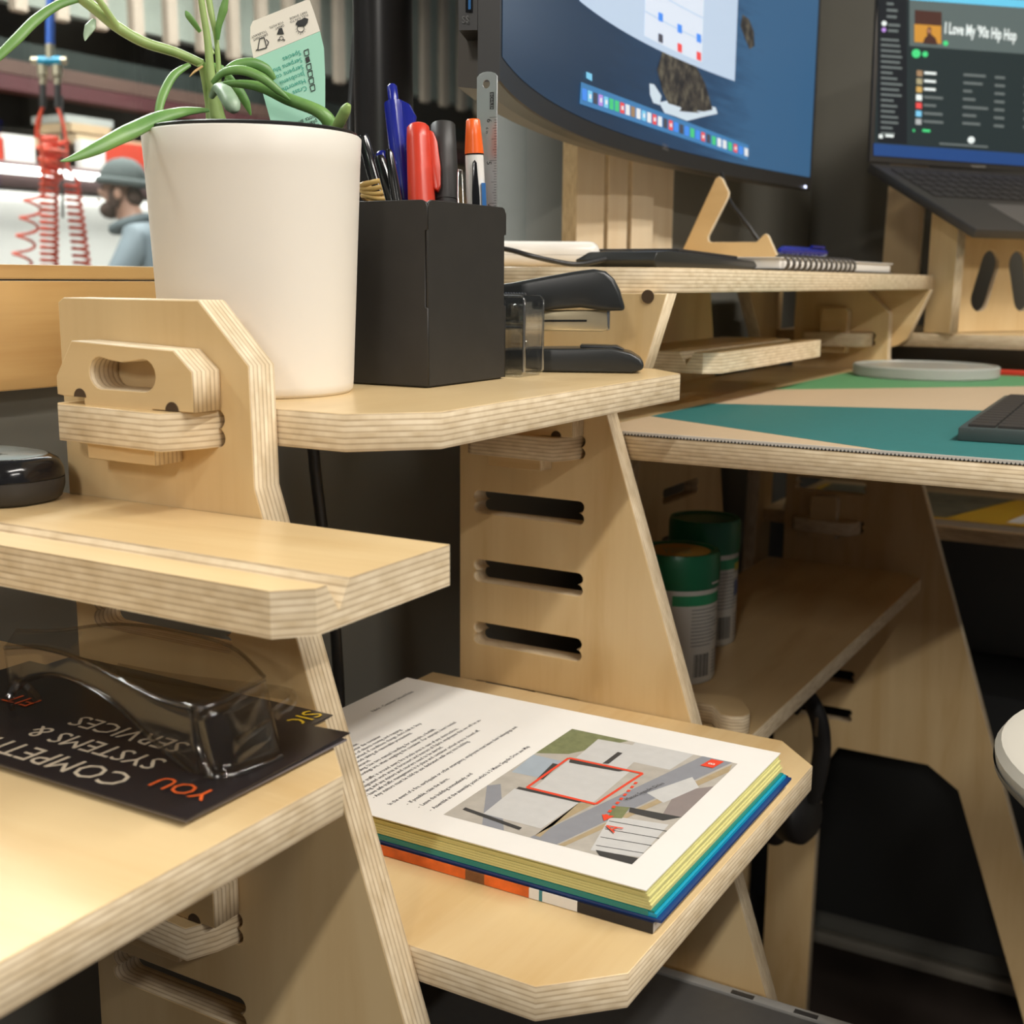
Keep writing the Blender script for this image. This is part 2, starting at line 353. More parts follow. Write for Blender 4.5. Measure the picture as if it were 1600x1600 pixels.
def chamf(x0, x1, y0, y1, c_near=None, c_far=None):
    """shelf outline; c = (dx, dy) chamfer at the front corners"""
    P = [(x0, y0)]
    P += [(x1-c_near[0], y0), (x1, y0+c_near[1])] if c_near else [(x1, y0)]
    P += [(x1, y1-c_far[1]), (x1-c_far[0], y1)] if c_far else [(x1, y1)]
    return P+[(x0, y1)]
TX = (-0.5015, -0.4125)
def tenon(parent, zt, ya, yb, flip=False):
    """tongue of a shelf; ya = end inside the shelf, yb = free end (chamfered)"""
    s = 1 if yb > ya else -1
    P = [(TX[0], ya), (TX[1], ya), (TX[1], yb-s*0.026), (TX[1]-0.003, yb-s*0.014), (TX[1]-0.010, yb), (TX[0]+0.006, yb-s*0.004), (TX[0], yb-s*0.009)]
    return plate('tenon', P, 'z', zt, (), 0.018, PLYY, parent)
def wedge(y, zt, label, s=-1, handle=True, h=0.0195, small=False):
    """locking wedge beside a panel: a small plate with a hand hole, dropped through a shelf tongue"""
    z0 = zt - 0.0185 - 0.008; x0, x1 = -0.5013, -0.4097
    P = [(-0.482, z0), (-0.436, z0), (-0.436, zt+0.0003), (x1, zt+0.0003), (x1, zt+0.0190), (x1-0.0115, zt+0.0285), (x0+0.0122, zt+0.0308), (x0, zt+0.0130), (x0, zt+0.0040), (x0+0.005, zt+0.0035), (x0+0.019, zt+0.0035), (x0+0.019, zt+0.0003), (-0.482, zt+0.0003)]
    c = -0.4553; zc = zt+0.0160; H = []
    if small:
        P = [(-0.478, z0), (-0.442, z0), (-0.442, zt+0.028), (-0.446, zt+0.032), (-0.474, zt+0.032), (-0.478, zt+0.028)]; handle = False
    if handle:
        for k in range(9):
            a = R(90-180*k/8); H.append((c+0.0145+0.0075*math.cos(a), zc+0.0075*math.sin(a)))
        for k in range(9):
            a = R(-90-180*k/8); H.append((c-0.0145+0.0075*math.cos(a), zc+0.0075*math.sin(a)))
        H += [(c-0.007, zc+0.0062), (c, zc+0.0055), (c+0.007, zc+0.0062)]
    o = plate('locking_wedge', P, 'y', y if s > 0 else y-0.0185, [H] if H else (), 0.018, PLYX)
    for cx, cz in ([] if small else ((x0+0.0165, zt+0.0036), (x1-0.0135, zt+0.0004))):
        HC = [(cx+0.0042*math.cos(R(180*k/10)), cz+0.0042*math.sin(R(180*k/10))) for k in range(11)]
        yy = (y-0.0185) if s < 0 else y
        MB().prism(HC, lambda p, q, t: (p, t, q), yy-0.0003, yy+0.0003).build('relief_cut_shade', HOLE_SHADE, o)  # flat dark half-disc, painted for the shade inside the relief cut
    return tag(o, label, 'wedge', 'plywood locking wedges of the desk joints')

def shelf(name, outline, zt, label, mt=PLYX, holes=()):
    return tag(plate(name, outline, 'z', zt, holes, 0.018, mt), label, 'shelf', 'plywood shelves of the desk')
# shelf with plant and pens
s1 = shelf('plant_shelf', chamf(-0.522, -0.3205, 0.4525, 0.8120, (0.032, 0.033), (0.033, 0.033))+[(-0.600, 0.8120), (-0.600, 0.710), (-0.522, 0.700)], 0.778, 'plywood shelf carrying the white plant pot, pen box and stapler', PLYY)
tenon(s1, 0.778, 0.4528, 0.4055)
wedge(YA, 0.778, 'plywood locking wedge with a hand hole on the nearest side panel')
# document shelf
s2 = shelf('document_shelf', chamf(-0.545, -0.2155, 0.4525, 0.8120, (0.032, 0.032), (0.032, 0.034)), 0.520, 'low plywood shelf with clipped corners under the open document', PLYY)
tenon(s2, 0.520, 0.4528, 0.4075)
wedge(YA, 0.520, 'plywood locking wedge under the shelf with leaflets')
# leaflet shelf, running towards the viewer
shelf('leaflet_shelf', [(-0.60, -0.10), (-0.3000, -0.10), (-0.3000, 0.3800), (-0.3520, 0.4325), (-0.60, 0.4325)], 0.638, 'plywood shelf at the left carrying leaflets and safety glasses', PLYX)
# grooved ledge
# ledge outline in (y,z) with a V groove; built round its own middle so that the plies follow its thickness
def grooved(name, y0, y1, x0, x1, zt, yg, cut, label, flipxy=False):
    zc = zt-0.009; g = 0.0075; h = 0.009
    Y = lambda v: v
    def ring(x, c):
        ya = y0+c
        return [(x, y1, -h), (x, y1, h), (x, yg+g*0.9, h), (x, yg+0.0, h-0.0115), (x, yg-g, h), (x, ya if c < 0.013 else min(ya, yg-g-0.0005), h), (x, ya if c < 0.013 else min(ya, yg-g-0.0005), -h)]
    rings = [ring(x0, 0), ring(x1-cut, 0), ring(x1, cut*1.05)]
    v = []; f = []; n = 7
    for r_ in rings: v += r_
    for i in range(2):
        for j in range(n): f.append((i*n+j, i*n+(j+1) % n, (i+1)*n+(j+1) % n, (i+1)*n+j))
    f += [tuple(range(n)), tuple(2*n+j for j in range(n-1, -1, -1))]
    cx = (x0+x1)/2; cy = (y0+y1)/2
    v = [((p[0]-cx), (p[1]-cy), p[2]) for p in v]
    if flipxy: v = [(-p[1], p[0], p[2]) for p in v]
    o = MB().add(v, f).build(name, PLYX)
    o.location = (cx, cy, zc)
    return tag(o, label, 'shelf', 'plywood shelves of the desk')
grooved('grooved_ledge', 0.3305, 0.4325, -0.612, -0.2812, 0.728, 0.3560, 0.0115, 'thick plywood ledge with a V groove in front of the nearest side panel')
# desktop
dk = tag(plate('desktop', [(-0.5385, 0.832), (0.135, 0.832), (0.135, 1.659), (-0.5385, 1.659)], 'z', 0.726, (), 0.018, PLYX), 'wide plywood desktop under the teal and green mat', 'desktop')
tenon(dk, 0.726, 0.8322, 0.7885)
wedge(YBp, 0.726, 'plywood locking wedge on the middle side panel below the pen box shelf')
# monitor shelf
shelf('monitor_shelf', chamf(-0.585, -0.3465, 0.822, 1.698, (0.026, 0.028), (0.004, 0.004)), 0.849, 'long raised plywood shelf below the curved monitor', PLYY)
# under-desk shelf
shelf('lower_shelf', chamf(-0.5385, -0.3235, 0.8315, 1.6595, None, (0.015, 0.02)), 0.456, 'shaded plywood shelf under the desktop with two canisters', PLYY)
# grooved ledge behind, below the monitor shelf
gl = grooved('grooved_ledge', 0, 0.11, 0, 0.31, 0.7785, 0.028, 0.012, 'short plywood ledge with V groove below the monitor shelf')
gl.location = (-0.4375, 1.165, 0.7695); gl.rotation_euler = (0, 0, R(90))
for v in gl.data.vertices: v.co.x, v.co.y = -v.co.x, v.co.y
gl.data.flip_normals()
# boards of the next bay
s5 = shelf('laptop_shelf', [(-0.56, 1.6985), (0.30, 1.6985), (0.30, 2.025), (-0.56, 2.025)], 0.7735, 'plywood shelf at the back carrying the laptop stand', PLYX)
tenon(s5, 0.7735, 1.6988, 1.632)
wedge(YC, 0.7735, 'plywood locking wedge on the farthest side panel above the desktop', small=True)
s6 = shelf('magazine_shelf', [(-0.56, 1.6785), (0.30, 1.6785), (0.30, 2.025), (-0.56, 2.025)], 0.520, 'plywood shelf at the back carrying a yellow magazine', PLYX)
tenon(s6, 0.520, 1.6788, 1.632)
wedge(YC, 0.520, 'plywood locking wedge on the farthest side panel above the shaded shelf', small=True)
# back braces
yc = 1.327
br = plate('back_brace', [(yc-0.235, ZF+0.001), (yc+0.235, ZF+0.001), (yc+0.235, 0.196), (yc+0.07, 0.8308), (yc-0.07, 0.8308), (yc-0.235, 0.196)], 'x', -0.54, [slot(1.2735, 1.379, s) for s in (0.607, 0.551, 0.40)], 0.018, PLYY)
tag(br, 'plywood back brace with slanted sides and slots behind the green canisters', 'panel')
br2 = plate('back_brace', [(1.60, ZF+0.001), (1.69, ZF+0.001), (1.72, 0.8308), (1.575, 0.8308), (1.665, 0.73)], 'x', -0.556, (), 0.018, PLYY)
tag(br2, 'dark plywood back brace behind the farthest side panel', 'panel')
# spare wedge lying on the lower shelf
sp_o = [(-0.455, 1.004), (-0.384, 1.0015), (-0.366, 1.0085), (-0.353, 1.0110), (-0.343, 1.0040), (-0.3300, 0.9830), (-0.3265, 0.9740), (-0.3290, 0.9650), (-0.3370, 0.9600), (-0.3470, 0.9600), (-0.3620, 0.9790), (-0.455, 0.972)]
tag(plate('locking_wedge', sp_o, 'z', 0.4745, (), 0.018, PLYX), 'spare plywood locking wedge lying on the shaded lower shelf', 'wedge', 'plywood locking wedges of the desk joints')
# ------------------------------------------------------------------ plant
WHITEPOT = mat('white_plastic_pot', (0.80, 0.75, 0.67), 0.42, var=0.02, scale=20)
BLACKP = mat('black_plastic', (0.016, 0.015, 0.014), 0.4, var=0.2)
SOIL = mat('dark_soil', (0.025, 0.018, 0.012), 0.95, var=0.6, scale=300, bump=0.6)
PC = Vector((-0.4615, 0.5185, 0.778))
pot = empty('potted_succulent', PC, 'succulent with long green leaves in a tapered white pot', 'plant')
MB().lathe([(0.0001, 0), (0.049, 0), (0.0508, 0.002), (0.0512, 0.006), (0.0565, 0.120), (0.0574, 0.1345), (0.0566, 0.1355), (0.0552, 0.1345), (0.0545, 0.120), (0.0495, 0.006), (0.0001, 0.005)], PC, n=64, close=False).build('pot', WHITEPOT, pot, smooth=50)
MB().lathe([(0.0545, 0.110), (0.0548, 0.1345), (0.0552, 0.1372), (0.0540, 0.1378), (0.0520, 0.134), (0.050, 0.110)], PC, n=64, close=False).build('inner_pot', BLACKP, pot, smooth=50)
MB().lathe([(0.0001, 0.131), (0.030, 0.1315), (0.0515, 0.129), (0.0515, 0.120), (0.0001, 0.120)], PC, n=40, close=False).build('soil', SOIL, pot, smooth=60)
def leafmat(name, a, b):
    mt, t, bs = nt(name)
    tc = N(t, 'ShaderNodeTexCoord'); no = N(t, 'ShaderNodeTexNoise'); no.inputs['Scale'].default_value = 35; no.inputs['Detail'].default_value = 5
    L(t, tc.outputs['Object'], no.inputs['Vector']); rp = ramp(t, [(0.35, a), (0.65, b)]); L(t, no.outputs['Fac'], rp.inputs[0])
    L(t, rp.outputs[0], bs.inputs['Base Color']); bs.inputs['Roughness'].default_value = 0.38
    bs.inputs['Subsurface Weight'].default_value = 0.15; bs.inputs['Subsurface Radius'].default_value = (0.004, 0.006, 0.002); bs.inputs['Subsurface Scale'].default_value = 0.5
    return mt
LEAF = leafmat('succulent_leaf', (0.10, 0.24, 0.06), (0.19, 0.36, 0.10)); STEM = leafmat('succulent_stem', (0.26, 0.40, 0.11), (0.40, 0.52, 0.20)); BUD = leafmat('succulent_pale_leaf', (0.20, 0.33, 0.20), (0.38, 0.50, 0.36))
def strand(name, pts, mt, flat=1.0, n=10, seg=6):
    """pts: (u, v, distance, half width in px)"""
    P = spline([at(u, v, d=d) for u, v, d, r in pts], seg)
    rr = []
    for i in range(len(pts)-1):
        for k in range(seg): t = k/seg; rr.append(pts[i][3]*(1-t)+pts[i+1][3]*t)
    rr.append(pts[-1][3]); sc = pts[0][2]/F_PX
    return MB().tube(P, [max(r, 0.3)*sc for r in rr], n, flat, flatdir=FW if flat != 1 else None).build(name, mt, pot, smooth=60)
strand('stem', [(345, 205, .668, 14), (337, 165, .664, 10), (330, 120, .66, 7), (324, 60, .656, 5.5), (316, 10, .652, 5), (308, -50, .648, 4.5)], STEM)
strand('stem', [(330, 205, .672, 7), (326, 160, .67, 6), (318, 110, .664, 6.5), (312, 98, .66, 7)], STEM)
strand('stem', [(342, 140, .674, 4.5), (341, 95, .672, 4), (337, 55, .67, 3.6), (329, 15, .668, 5), (320, -40, .666, 5)], STEM)
strand('stem', [(316, 100, .662, 7), (275, 82, .655, 7.5), (225, 66, .648, 8), (183, 42, .642, 8.5), (150, 15, .638, 8.5), (120, -8, .634, 8)], STEM)
strand('stem', [(186, 46, .642, 6), (170, 22, .636, 5), (150, -6, .63, 5), (130, -30, .626, 4)], STEM)
strand('leaf', [(122, -2, .634, 6), (90, 8, .63, 7.5), (55, 32, .625, 9), (25, 62, .62, 9), (-10, 95, .615, 7), (-40, 120, .61, 1)], LEAF, 0.45)
strand('leaf', [(147, 30, .638, 3), (141, 42, .636, 9), (135, 55, .635, 5), (133, 64, .634, .5)], BUD, 0.4)
strand('leaf', [(326, 172, .655, 3), (290, 174, .64, 8), (245, 186, .625, 12), (200, 207, .61, 13), (150, 232, .60, 10), (115, 247, .594, 5), (94, 252, .59, .5)], LEAF, 0.5)
strand('leaf', [(296, 101, .656, 4), (272, 117, .65, 7), (256, 145, .645, 7.5), (248, 175, .642, 6.5), (250, 207, .64, 4)], LEAF, 0.5)
strand('leaf', [(262, 198, .66, 7), (272, 206, .662, 8), (282, 214, .664, 6)], BUD)
strand('leaf', [(330, 152, .65, 4), (340, 138, .645, 8), (352, 146, .638, 13), (362, 162, .632, 13.5), (367, 172, .63, 8), (368, 176, .63, 1)], BUD)
strand('leaf', [(332, 130, .655, 4), (350, 113, .652, 6), (380, 110, .65, 7.5), (410, 122, .65, 7.5), (435, 142, .652, 6), (453, 156, .654, 1)], LEAF, 0.7)
strand('leaf', [(350, 112, .668, 4), (368, 101, .67, 7), (393, 99, .672, 9), (415, 108, .674, 8.5), (429, 124, .676, 4)], LEAF, 0.6)
strand('stem', [(346, 132, .66, 4), (375, 131, .66, 6.5), (410, 137, .66, 8.5), (450, 155, .66, 10), (490, 170, .658, 10), (508, 182, .658, 11), (518, 198, .66, 12), (524, 214, .66, 12)], LEAF)
strand('leaf', [(524, 204, .655, 8), (532, 188, .65, 9), (540, 172, .646, 8.5), (545, 163, .644, 4)], STEM)
strand('leaf', [(352, 122, .674, 4), (372, 140, .676, 8), (384, 160, .678, 7), (392, 180, .68, 1)], LEAF, 0.6)
strand('leaf', [(327, 100, .678, 3), (345, 108, .68, 7), (362, 124, .682, 5), (370, 130, .683, 1)], LEAF, 0.5)
strand('leaf', [(313, 50, .66, 3), (303, 36, .658, 5), (294, 24, .656, 5), (290, 17, .656, 1)], LEAF, 0.5)
strand('leaf', [(340, 62, .668, 3), (342, 40, .666, 5), (349, 15, .664, 7), (354, -8, .662, 3)], LEAF, 0.5)
strand('leaf', [(334, 84, .67, 2), (328, 72, .67, 2.5), (324, 62, .67, 1)], STEM)
strand('leaf', [(316, 104, .655, 2), (304, 112, .65, 2), (296, 120, .648, .5)], leafmat('dry_leaf', (0.45, 0.27, 0.10), (0.55, 0.36, 0.16)), n=6)

# plant tag
CREAM = mat('tag_cream', (0.80, 0.74, 0.64), 0.5, var=0.01); MINT = mat('tag_mint', (0.36, 0.67, 0.52), 0.5, var=0.02)
INKB = mat('printed_black', (0.02, 0.02, 0.02), 0.6, var=0); INKG = mat('printed_green', (0.02, 0.33, 0.25), 0.6, var=0)
DT = 0.688
tg = empty('plant_tag', at(466, 215, d=DT), 'upside-down cream and mint care tag stuck in the plant pot', 'tag')
def vec(u, v): return (RT*u - UP*v).normalized()
def tagpoly(name, px_, mt, off, t):
    P = [at(u, v, d=DT) - FW*off for u, v in px_]; b = MB(); n = len(P)
    b.add(P + [p+FW*t for p in P], [tuple(range(n)), tuple(range(2*n-1, n-1, -1))] + [(i, (i+1) % n, n+(i+1) % n, n+i) for i in range(n)])
    return b.build(name, mt, tg)
tagpoly('mint_field', [(396, 92), (500, 49), (506, 75), (508, 120), (508, 222), (432, 222), (416, 165), (402, 115)], MINT, 0, 0.0005)
tagpoly('cream_field', [(391, 42), (395, 33), (478, 0), (484, 0), (491, 20), (500, 48.5), (396, 91.5), (391, 65)], CREAM, 0, 0.0005)
rd, uv_ = vec(-0.925, 0.38), vec(0.38, 0.925)
TP = []
def tt(s, u, v, size, mt): TP.append(text(s, size, mt, at(u, v, d=DT)-FW*0.0004, rd, uv_))
for s, u, v in (('FULL SUN TO\nPART SHADE', 481, 22), ('GREAT\nFOR POTS', 444, 38), ('DROUGHT\nTOLERANT', 418, 52)): tt(s, u, v, 0.0018, INKB)
for k, s in enumerate(('Species', 'Serpens blue c', 'Serpens comp', 'Jacobsenii', 'Haworthii', 'Crass')): tt(s, 469+1.9*k, 79+11.0*k, 0.0037, INKG)
for k, s in enumerate(('leaves', 'planting for', 'pots and contain')): tt(s, 498-3*k, 193-7*k, 0.0034, INKB)
def dpoly(px_, mt=INKB): TP.append(tagpoly('mark', px_, mt, 0.0005, 0.0001)); TP[-1].parent = None
for k in range(6):
    u, v = 475+1.9*k, 80+11*k
    if k == 1: dpoly([(u, v), (u+6, v-3), (u+8, v+5), (u+2, v+8)])
    else:
        for a, b_ in (((0, 0), (7, -3)), ((7, -3), (8, 6)), ((8, 6), (2, 8)), ((2, 8), (0, 0))):
            du, dv = b_[0]-a[0], b_[1]-a[1]; l = math.hypot(du, dv); nu, nv = -dv/l*0.6, du/l*0.6
            dpoly([(u+a[0]+nu, v+a[1]+nv), (u+b_[0]+nu, v+b_[1]+nv), (u+b_[0]-nu, v+b_[1]-nv), (u+a[0]-nu, v+a[1]-nv)])
def ringp(c, r0, r1, n=14, mt=INKB, sx=1.0):
    for k in range(n):
        a, b_ = 2*math.pi*k/n, 2*math.pi*(k+1)/n
        dpoly([(c[0]+r0*sx*math.cos(a), c[1]+r0*math.sin(a)), (c[0]+r1*sx*math.cos(a), c[1]+r1*math.sin(a)), (c[0]+r1*sx*math.cos(b_), c[1]+r1*math.sin(b_)), (c[0]+r0*sx*math.cos(b_), c[1]+r0*math.sin(b_))], mt)
ringp((470, 45), 5, 6, 14)
for k in range(7):
    a = math.pi*(0.05+0.9*k/6); dpoly([(470+7*math.cos(a)-.5, 45+7*math.sin(a)), (470+7*math.cos(a)+.5, 45+7*math.sin(a)), (470+9.5*math.cos(a), 45+9.5*math.sin(a))])
dpoly([(462, 38), (465, 33), (471, 31), (476, 28), (482, 30), (481, 36), (477, 41), (466, 42)])
dpoly([(433, 54), (436, 45), (441, 44), (444, 54)]); ringp((440, 60), 2.5, 3.3, 10); ringp((436, 63), 1, 1.8, 8); ringp((444, 63), 1, 1.8, 8)
for a, b_ in (((403, 79), (406, 61)), ((406, 61), (413, 59)), ((413, 59), (417, 75)), ((417, 75), (403, 79)), ((416, 62), (420, 66)), ((420, 66), (418, 72)), ((403, 78), (400, 79))):
    du, dv = b_[0]-a[0], b_[1]-a[1]; l = math.hypot(du, dv); nu, nv = -dv/l*0.7, du/l*0.7
    dpoly([(a[0]+nu, a[1]+nv), (b_[0]+nu, b_[1]+nv), (b_[0]-nu, b_[1]-nv), (a[0]-nu, a[1]-nv)])
join('print', TP, tg)

# ------------------------------------------------------------------ pen box
HX0, HX1, HY0, HY1, HZ0, HZ1 = -0.4835, -0.3955, 0.5857, 0.6730, 0.7783, 0.8832
BLKM = mat('black_painted_metal', (0.022, 0.020, 0.018), 0.48, 0.0, var=0.25, scale=60, bump=0.05)
hold = empty('pen_box', ((HX0+HX1)/2, (HY0+HY1)/2, HZ0), 'square black folded metal pen box on the plant shelf', 'pen holder')
T_ = 0.0015; cr = 0.004
def sidep(a0, a1, plane, pos):
    P = [(a0, HZ0+0.0008), (a1, HZ0+0.0008), (a1, HZ0+0.045)]
    P += [(a1-0.0016, HZ0+0.0455), (a1-0.0016, HZ0+0.088), (a1, HZ0+0.0885)]
    P += [(a1, HZ1-cr), (a1-0.0012, HZ1-0.0012), (a1-cr, HZ1), (a0+cr, HZ1), (a0+0.0012, HZ1-0.0012), (a0, HZ1-cr)]
    plate('side_panel_sheet', P, plane, pos, (), T_, BLKM, hold, bev=0.0003).name = 'wall_sheet'
sidep(HX0, HX1, 'y', HY0); sidep(HX0, HX1, 'y', HY1-T_)
sidep(HY0+T_*0.4, HY1-T_*0.4, 'x', HX1); sidep(HY0+T_*0.4, HY1-T_*0.4, 'x', HX0+T_)
MB().box((HX0+0.002, HY0+0.002, HZ0), (HX1-0.002, HY1-0.002, HZ0+0.0012)).build('base_sheet', BLKM, hold)

def axis_of(u1, v1, u2, v2, d1, d2):
    A = at(u1, v1, d=d1); B = at(u2, v2, d=d2); ax = (A-B).normalized(); t = (A.z-(HZ0+0.0035))/ax.z
    return A, ax, t                      # top point, direction upwards, full length
def penset(name, label, cat, ends, parts, group='pens and markers in the box'):
    A, ax, ln = axis_of(*ends); o = empty(name, A-ax*ln, label, cat, group)
    for nm, prof, mt in parts:
        pr_ = [(r, (h if h is not None else ln)) for r, h in prof]
        MB().lathe([(r, -h) for r, h in pr_], A, ax, 18, close=False).build(nm, mt, o, smooth=45)
    return o, A, ax, ln
BLUE = mat('blue_pen_plastic', (0.012, 0.020, 0.26), 0.2, var=0.05); RED = mat('red_marker_plastic', (0.62, 0.045, 0.02), 0.3, var=0.05)
BLKG = mat('glossy_black_plastic', (0.010, 0.010, 0.011), 0.15, var=0.1); ORNG = mat('orange_cap_plastic', (0.85, 0.13, 0.015), 0.3, var=0.03)
WHT = mat('white_plastic', (0.78, 0.76, 0.72), 0.35, var=0.02); SILV = mat('polished_steel', (0.62, 0.61, 0.58), 0.22, 1.0, var=0.05)
BLKS = mat('satin_black_plastic', (0.03, 0.028, 0.027), 0.45, var=0.1)
e0 = 0.00005
o, A, ax, ln = penset('ballpoint_pen', 'tall blue retractable ballpoint pen in the pen box', 'pen', (612, 131, 633, 320, 0.778, 0.773),
    [('plunger', [(e0, 0), (0.0022, 0.0006), (0.0032, 0.002), (0.0034, 0.013), (0.0034, 0.016)], BLUE), ('barrel', [(e0, 0.0125), (0.0062, 0.0125), (0.0064, 0.016), (0.0062, 0.05), (0.0056, 0.10), (0.004, 0.13), (0.001, None), (e0, None)], BLUE)])
sd = (RT*1.0 - FW*0.3); sd = (sd-ax*sd.dot(ax)).normalized(); fr_ = ax.cross(sd)
MB().prism([(-0.0125, 0.006), (-0.016, 0.0105), (-0.024, 0.0135), (-0.045, 0.0085), (-0.06, 0.0062), (-0.06, 0.0045), (-0.016, 0.0045)], lambda a, b_, t: A+ax*a+sd*b_+fr_*t, -0.0024, 0.0024).build('clip', BLUE, o, bevel=0.0006)
o, A, ax, ln = penset('marker_pen', 'red marker with moulded clip in the pen box', 'marker', (653, 195, 659, 320, 0.760, 0.755),
    [('cap', [(e0, 0), (0.0055, 0.0004), (0.0070, 0.002), (0.0076, 0.010), (0.0084, 0.045), (0.0085, 0.052), (e0, 0.052)], RED), ('barrel', [(e0, 0.0505), (0.0070, 0.0505), (0.0070, 0.075), (0.006, None), (e0, None)], RED)])
sd = RT - ax*RT.dot(ax); sd.normalize(); fr_ = ax.cross(sd)
MB().prism([(-0.004, 0.0060), (-0.006, 0.0095), (-0.012, 0.0115), (-0.028, 0.0128), (-0.040, 0.0122), (-0.0435, 0.0105), (-0.042, 0.0078), (-0.01, 0.006)], lambda a, b_, t: A+ax*a+sd*b_+fr_*t, -0.0028, 0.0028).build('clip', RED, o, bevel=0.0008)
penset('marker_pen', 'thick matt black marker beside the red marker', 'marker', (692, 194, 697, 320, 0.772, 0.767),
    [('cap', [(e0, 0), (0.0072, 0.0003), (0.0078, 0.0010), (0.0081, 0.020), (0.0083, 0.05), (e0, 0.05)], BLKS), ('barrel', [(e0, 0.0485), (0.0078, 0.0485), (0.0075, None), (e0, None)], BLKS)])
o, A, ax, ln = penset('marker_pen', 'white marker with orange cap and black clip in the pen box', 'marker', (739, 185, 744, 320, 0.738, 0.748),
    [('cap', [(e0, 0), (0.0034, 0.0004), (0.0042, 0.0012), (0.0050, 0.010), (0.0058, 0.0205), (e0, 0.0205)], ORNG), ('ring', [(e0, 0.0202), (0.0057, 0.0202), (0.0057, 0.0213), (e0, 0.0213)], BLKG), ('barrel', [(e0, 0.021), (0.0055, 0.021), (0.0058, 0.045), (0.0057, None), (e0, None)], WHT)])
fn = (-FW - ax*(-FW).dot(ax)).normalized(); sd = fn.cross(ax)*-1
MB().prism([(-0.026, -0.0010), (-0.0245, 0.0002), (-0.026, 0.0014), (-0.045, 0.0024), (-0.075, 0.0026), (-0.075, -0.0024), (-0.045, -0.0022)], lambda a, b_, t: A+ax*a+sd*(b_)+fn*t, 0.0056, 0.0080).build('clip', BLKG, o, bevel=0.0004)
MB().prism([(-0.038, 0.0038), (-0.038, 0.0062), (-0.060, 0.0064), (-0.060, 0.0038)], lambda a, b_, t: A+ax*a+sd*b_+fn*t, 0.0025, 0.0059).build('label_band', mat('blue_print', (0.03, 0.16, 0.45), 0.4), o)
penset('ballpoint_pen', 'black capped pen leaning left beside the plant pot', 'pen', (566, 210, 597, 320, 0.771, 0.776),
    [('cap', [(e0, 0), (0.0030, 0.0006), (0.0036, 0.002), (0.0040, 0.02), (0.0042, 0.04), (e0, 0.04)], BLKG), ('barrel', [(e0, 0.0385), (0.0038, 0.0385), (0.0036, None), (e0, None)], BLKG)])
penset('ballpoint_pen', 'shorter black pen between two others leaning left in the box', 'pen', (592, 243, 614, 320, 0.728, 0.728),
    [('barrel', [(e0, 0), (0.0026, 0.0005), (0.0034, 0.003), (0.0036, 0.03), (0.0034, None), (e0, None)], BLKG)])
penset('ballpoint_pen', 'small blue pen end low behind the black pens', 'pen', (595, 235, 612, 320, 0.780, 0.785),
    [('barrel', [(e0, 0), (0.0024, 0.0004), (0.0036, 0.002), (0.0038, 0.02), (0.0036, None), (e0, None)], BLUE)])
penset('ballpoint_pen', 'black pen tip just showing left of the tall blue pen', 'pen', (607, 233, 621, 320, 0.719, 0.719),
    [('barrel', [(e0, 0), (0.0016, 0.0004), (0.0024, 0.003), (0.0030, 0.02), (0.0034, None), (e0, None)], BLKG)])
# eraser knot of rubber band
RUB = mat('tan_rubber', (0.52, 0.33, 0.10), 0.5, var=0.2)
c0 = at(590, 300, d=0.765)
rb = empty('rubber_band', c0-Vector((0, 0, 0.006)), 'tan rubber band wound round the black pens', 'rubber band')
for k in range(4):
    P = [c0 + Vector((0.0095*math.cos(a)*(1+0.05*k), 0.0085*math.sin(a), -0.0035+0.0028*k+0.0012*math.sin(a*2+k))) for a in [2*math.pi*i/20 for i in range(21)]]
    MB().tube(P, 0.0017, 6).build('loop', RUB, rb, smooth=60)
# paper clip wire
P = spline([at(u, v, d=0.745) for u, v in ((716, 325), (716, 270), (719, 267), (722, 271), (724, 325))], 6)
o = MB().tube(P, 0.0005, 6).build('paper_clip', SILV, None, smooth=60); tag(o, 'thin steel wire clip between black and white markers', 'paper clip')
# steel ruler
STEEL = mat('satin_steel', (0.50, 0.52, 0.53), 0.38, 0.85, var=0.06, scale=90)
rt = Vector((-0.4073, 0.669, 0.9635)); ax = Vector((0, 0, 1)); fnn = Vector((0, -1, 0)); sdd = Vector((1, 0, 0))
ln = rt.z-(HZ0+0.004); hw = 0.0072
ro = empty('steel_ruler', rt-ax*ln, 'steel ruler with a hanging hole standing in the pen box', 'ruler')
out = [(-hw, -ln), (hw, -ln), (hw, -0.003), (hw*0.75, -0.0012), (hw*0.4, -0.0003), (0, 0), (-hw*0.4, -0.0003), (-hw*0.75, -0.0012), (-hw, -0.003)]
hole = [(0.0026*math.cos(a)-0.0005, -0.0072+0.0026*math.sin(a)) for a in [2*math.pi*k/16 for k in range(16)]]
me = curve_mesh('blade', out, [hole], 0.0007, 0.0001)
M4 = Matrix((sdd, ax, fnn)).transposed().to_4x4(); M4.translation = rt; me.transform(M4); me.materials.clear(); obj('blade', me, STEEL, ro)
RP = []
q = lambda a, b_, c=0.0005: rt+sdd*a+ax*b_+fnn*c
for k in range(60):
    h = -0.0270-0.00159*k; l_ = 0.0052 if k % 16 == 0 else 0.0038 if k % 8 == 0 else 0.0028 if k % 4 == 0 else 0.0018
    if -h > ln-0.003: break
    b = MB(); b.quad(q(hw, h), q(hw, h+0.00025), q(hw-l_, h+0.00025), q(hw-l_, h)); RP.append(b.build('tick', INKB))
for s, h in (('6', -0.0275), ('5', -0.0525), ('4', -0.078)): RP.append(text(s, 0.0048, INKB, q(0.0002, h), -ax, sdd))
RP.append(text('6 in', 0.0026, INKB, q(-0.0005, -0.0325), -ax, sdd))
b = MB(); b.quad(q(0.0022, -0.0122), q(0.0050, -0.0122), q(0.0050, -0.0222), q(0.0022, -0.0222)); RP.append(b.build('plate', INKB))
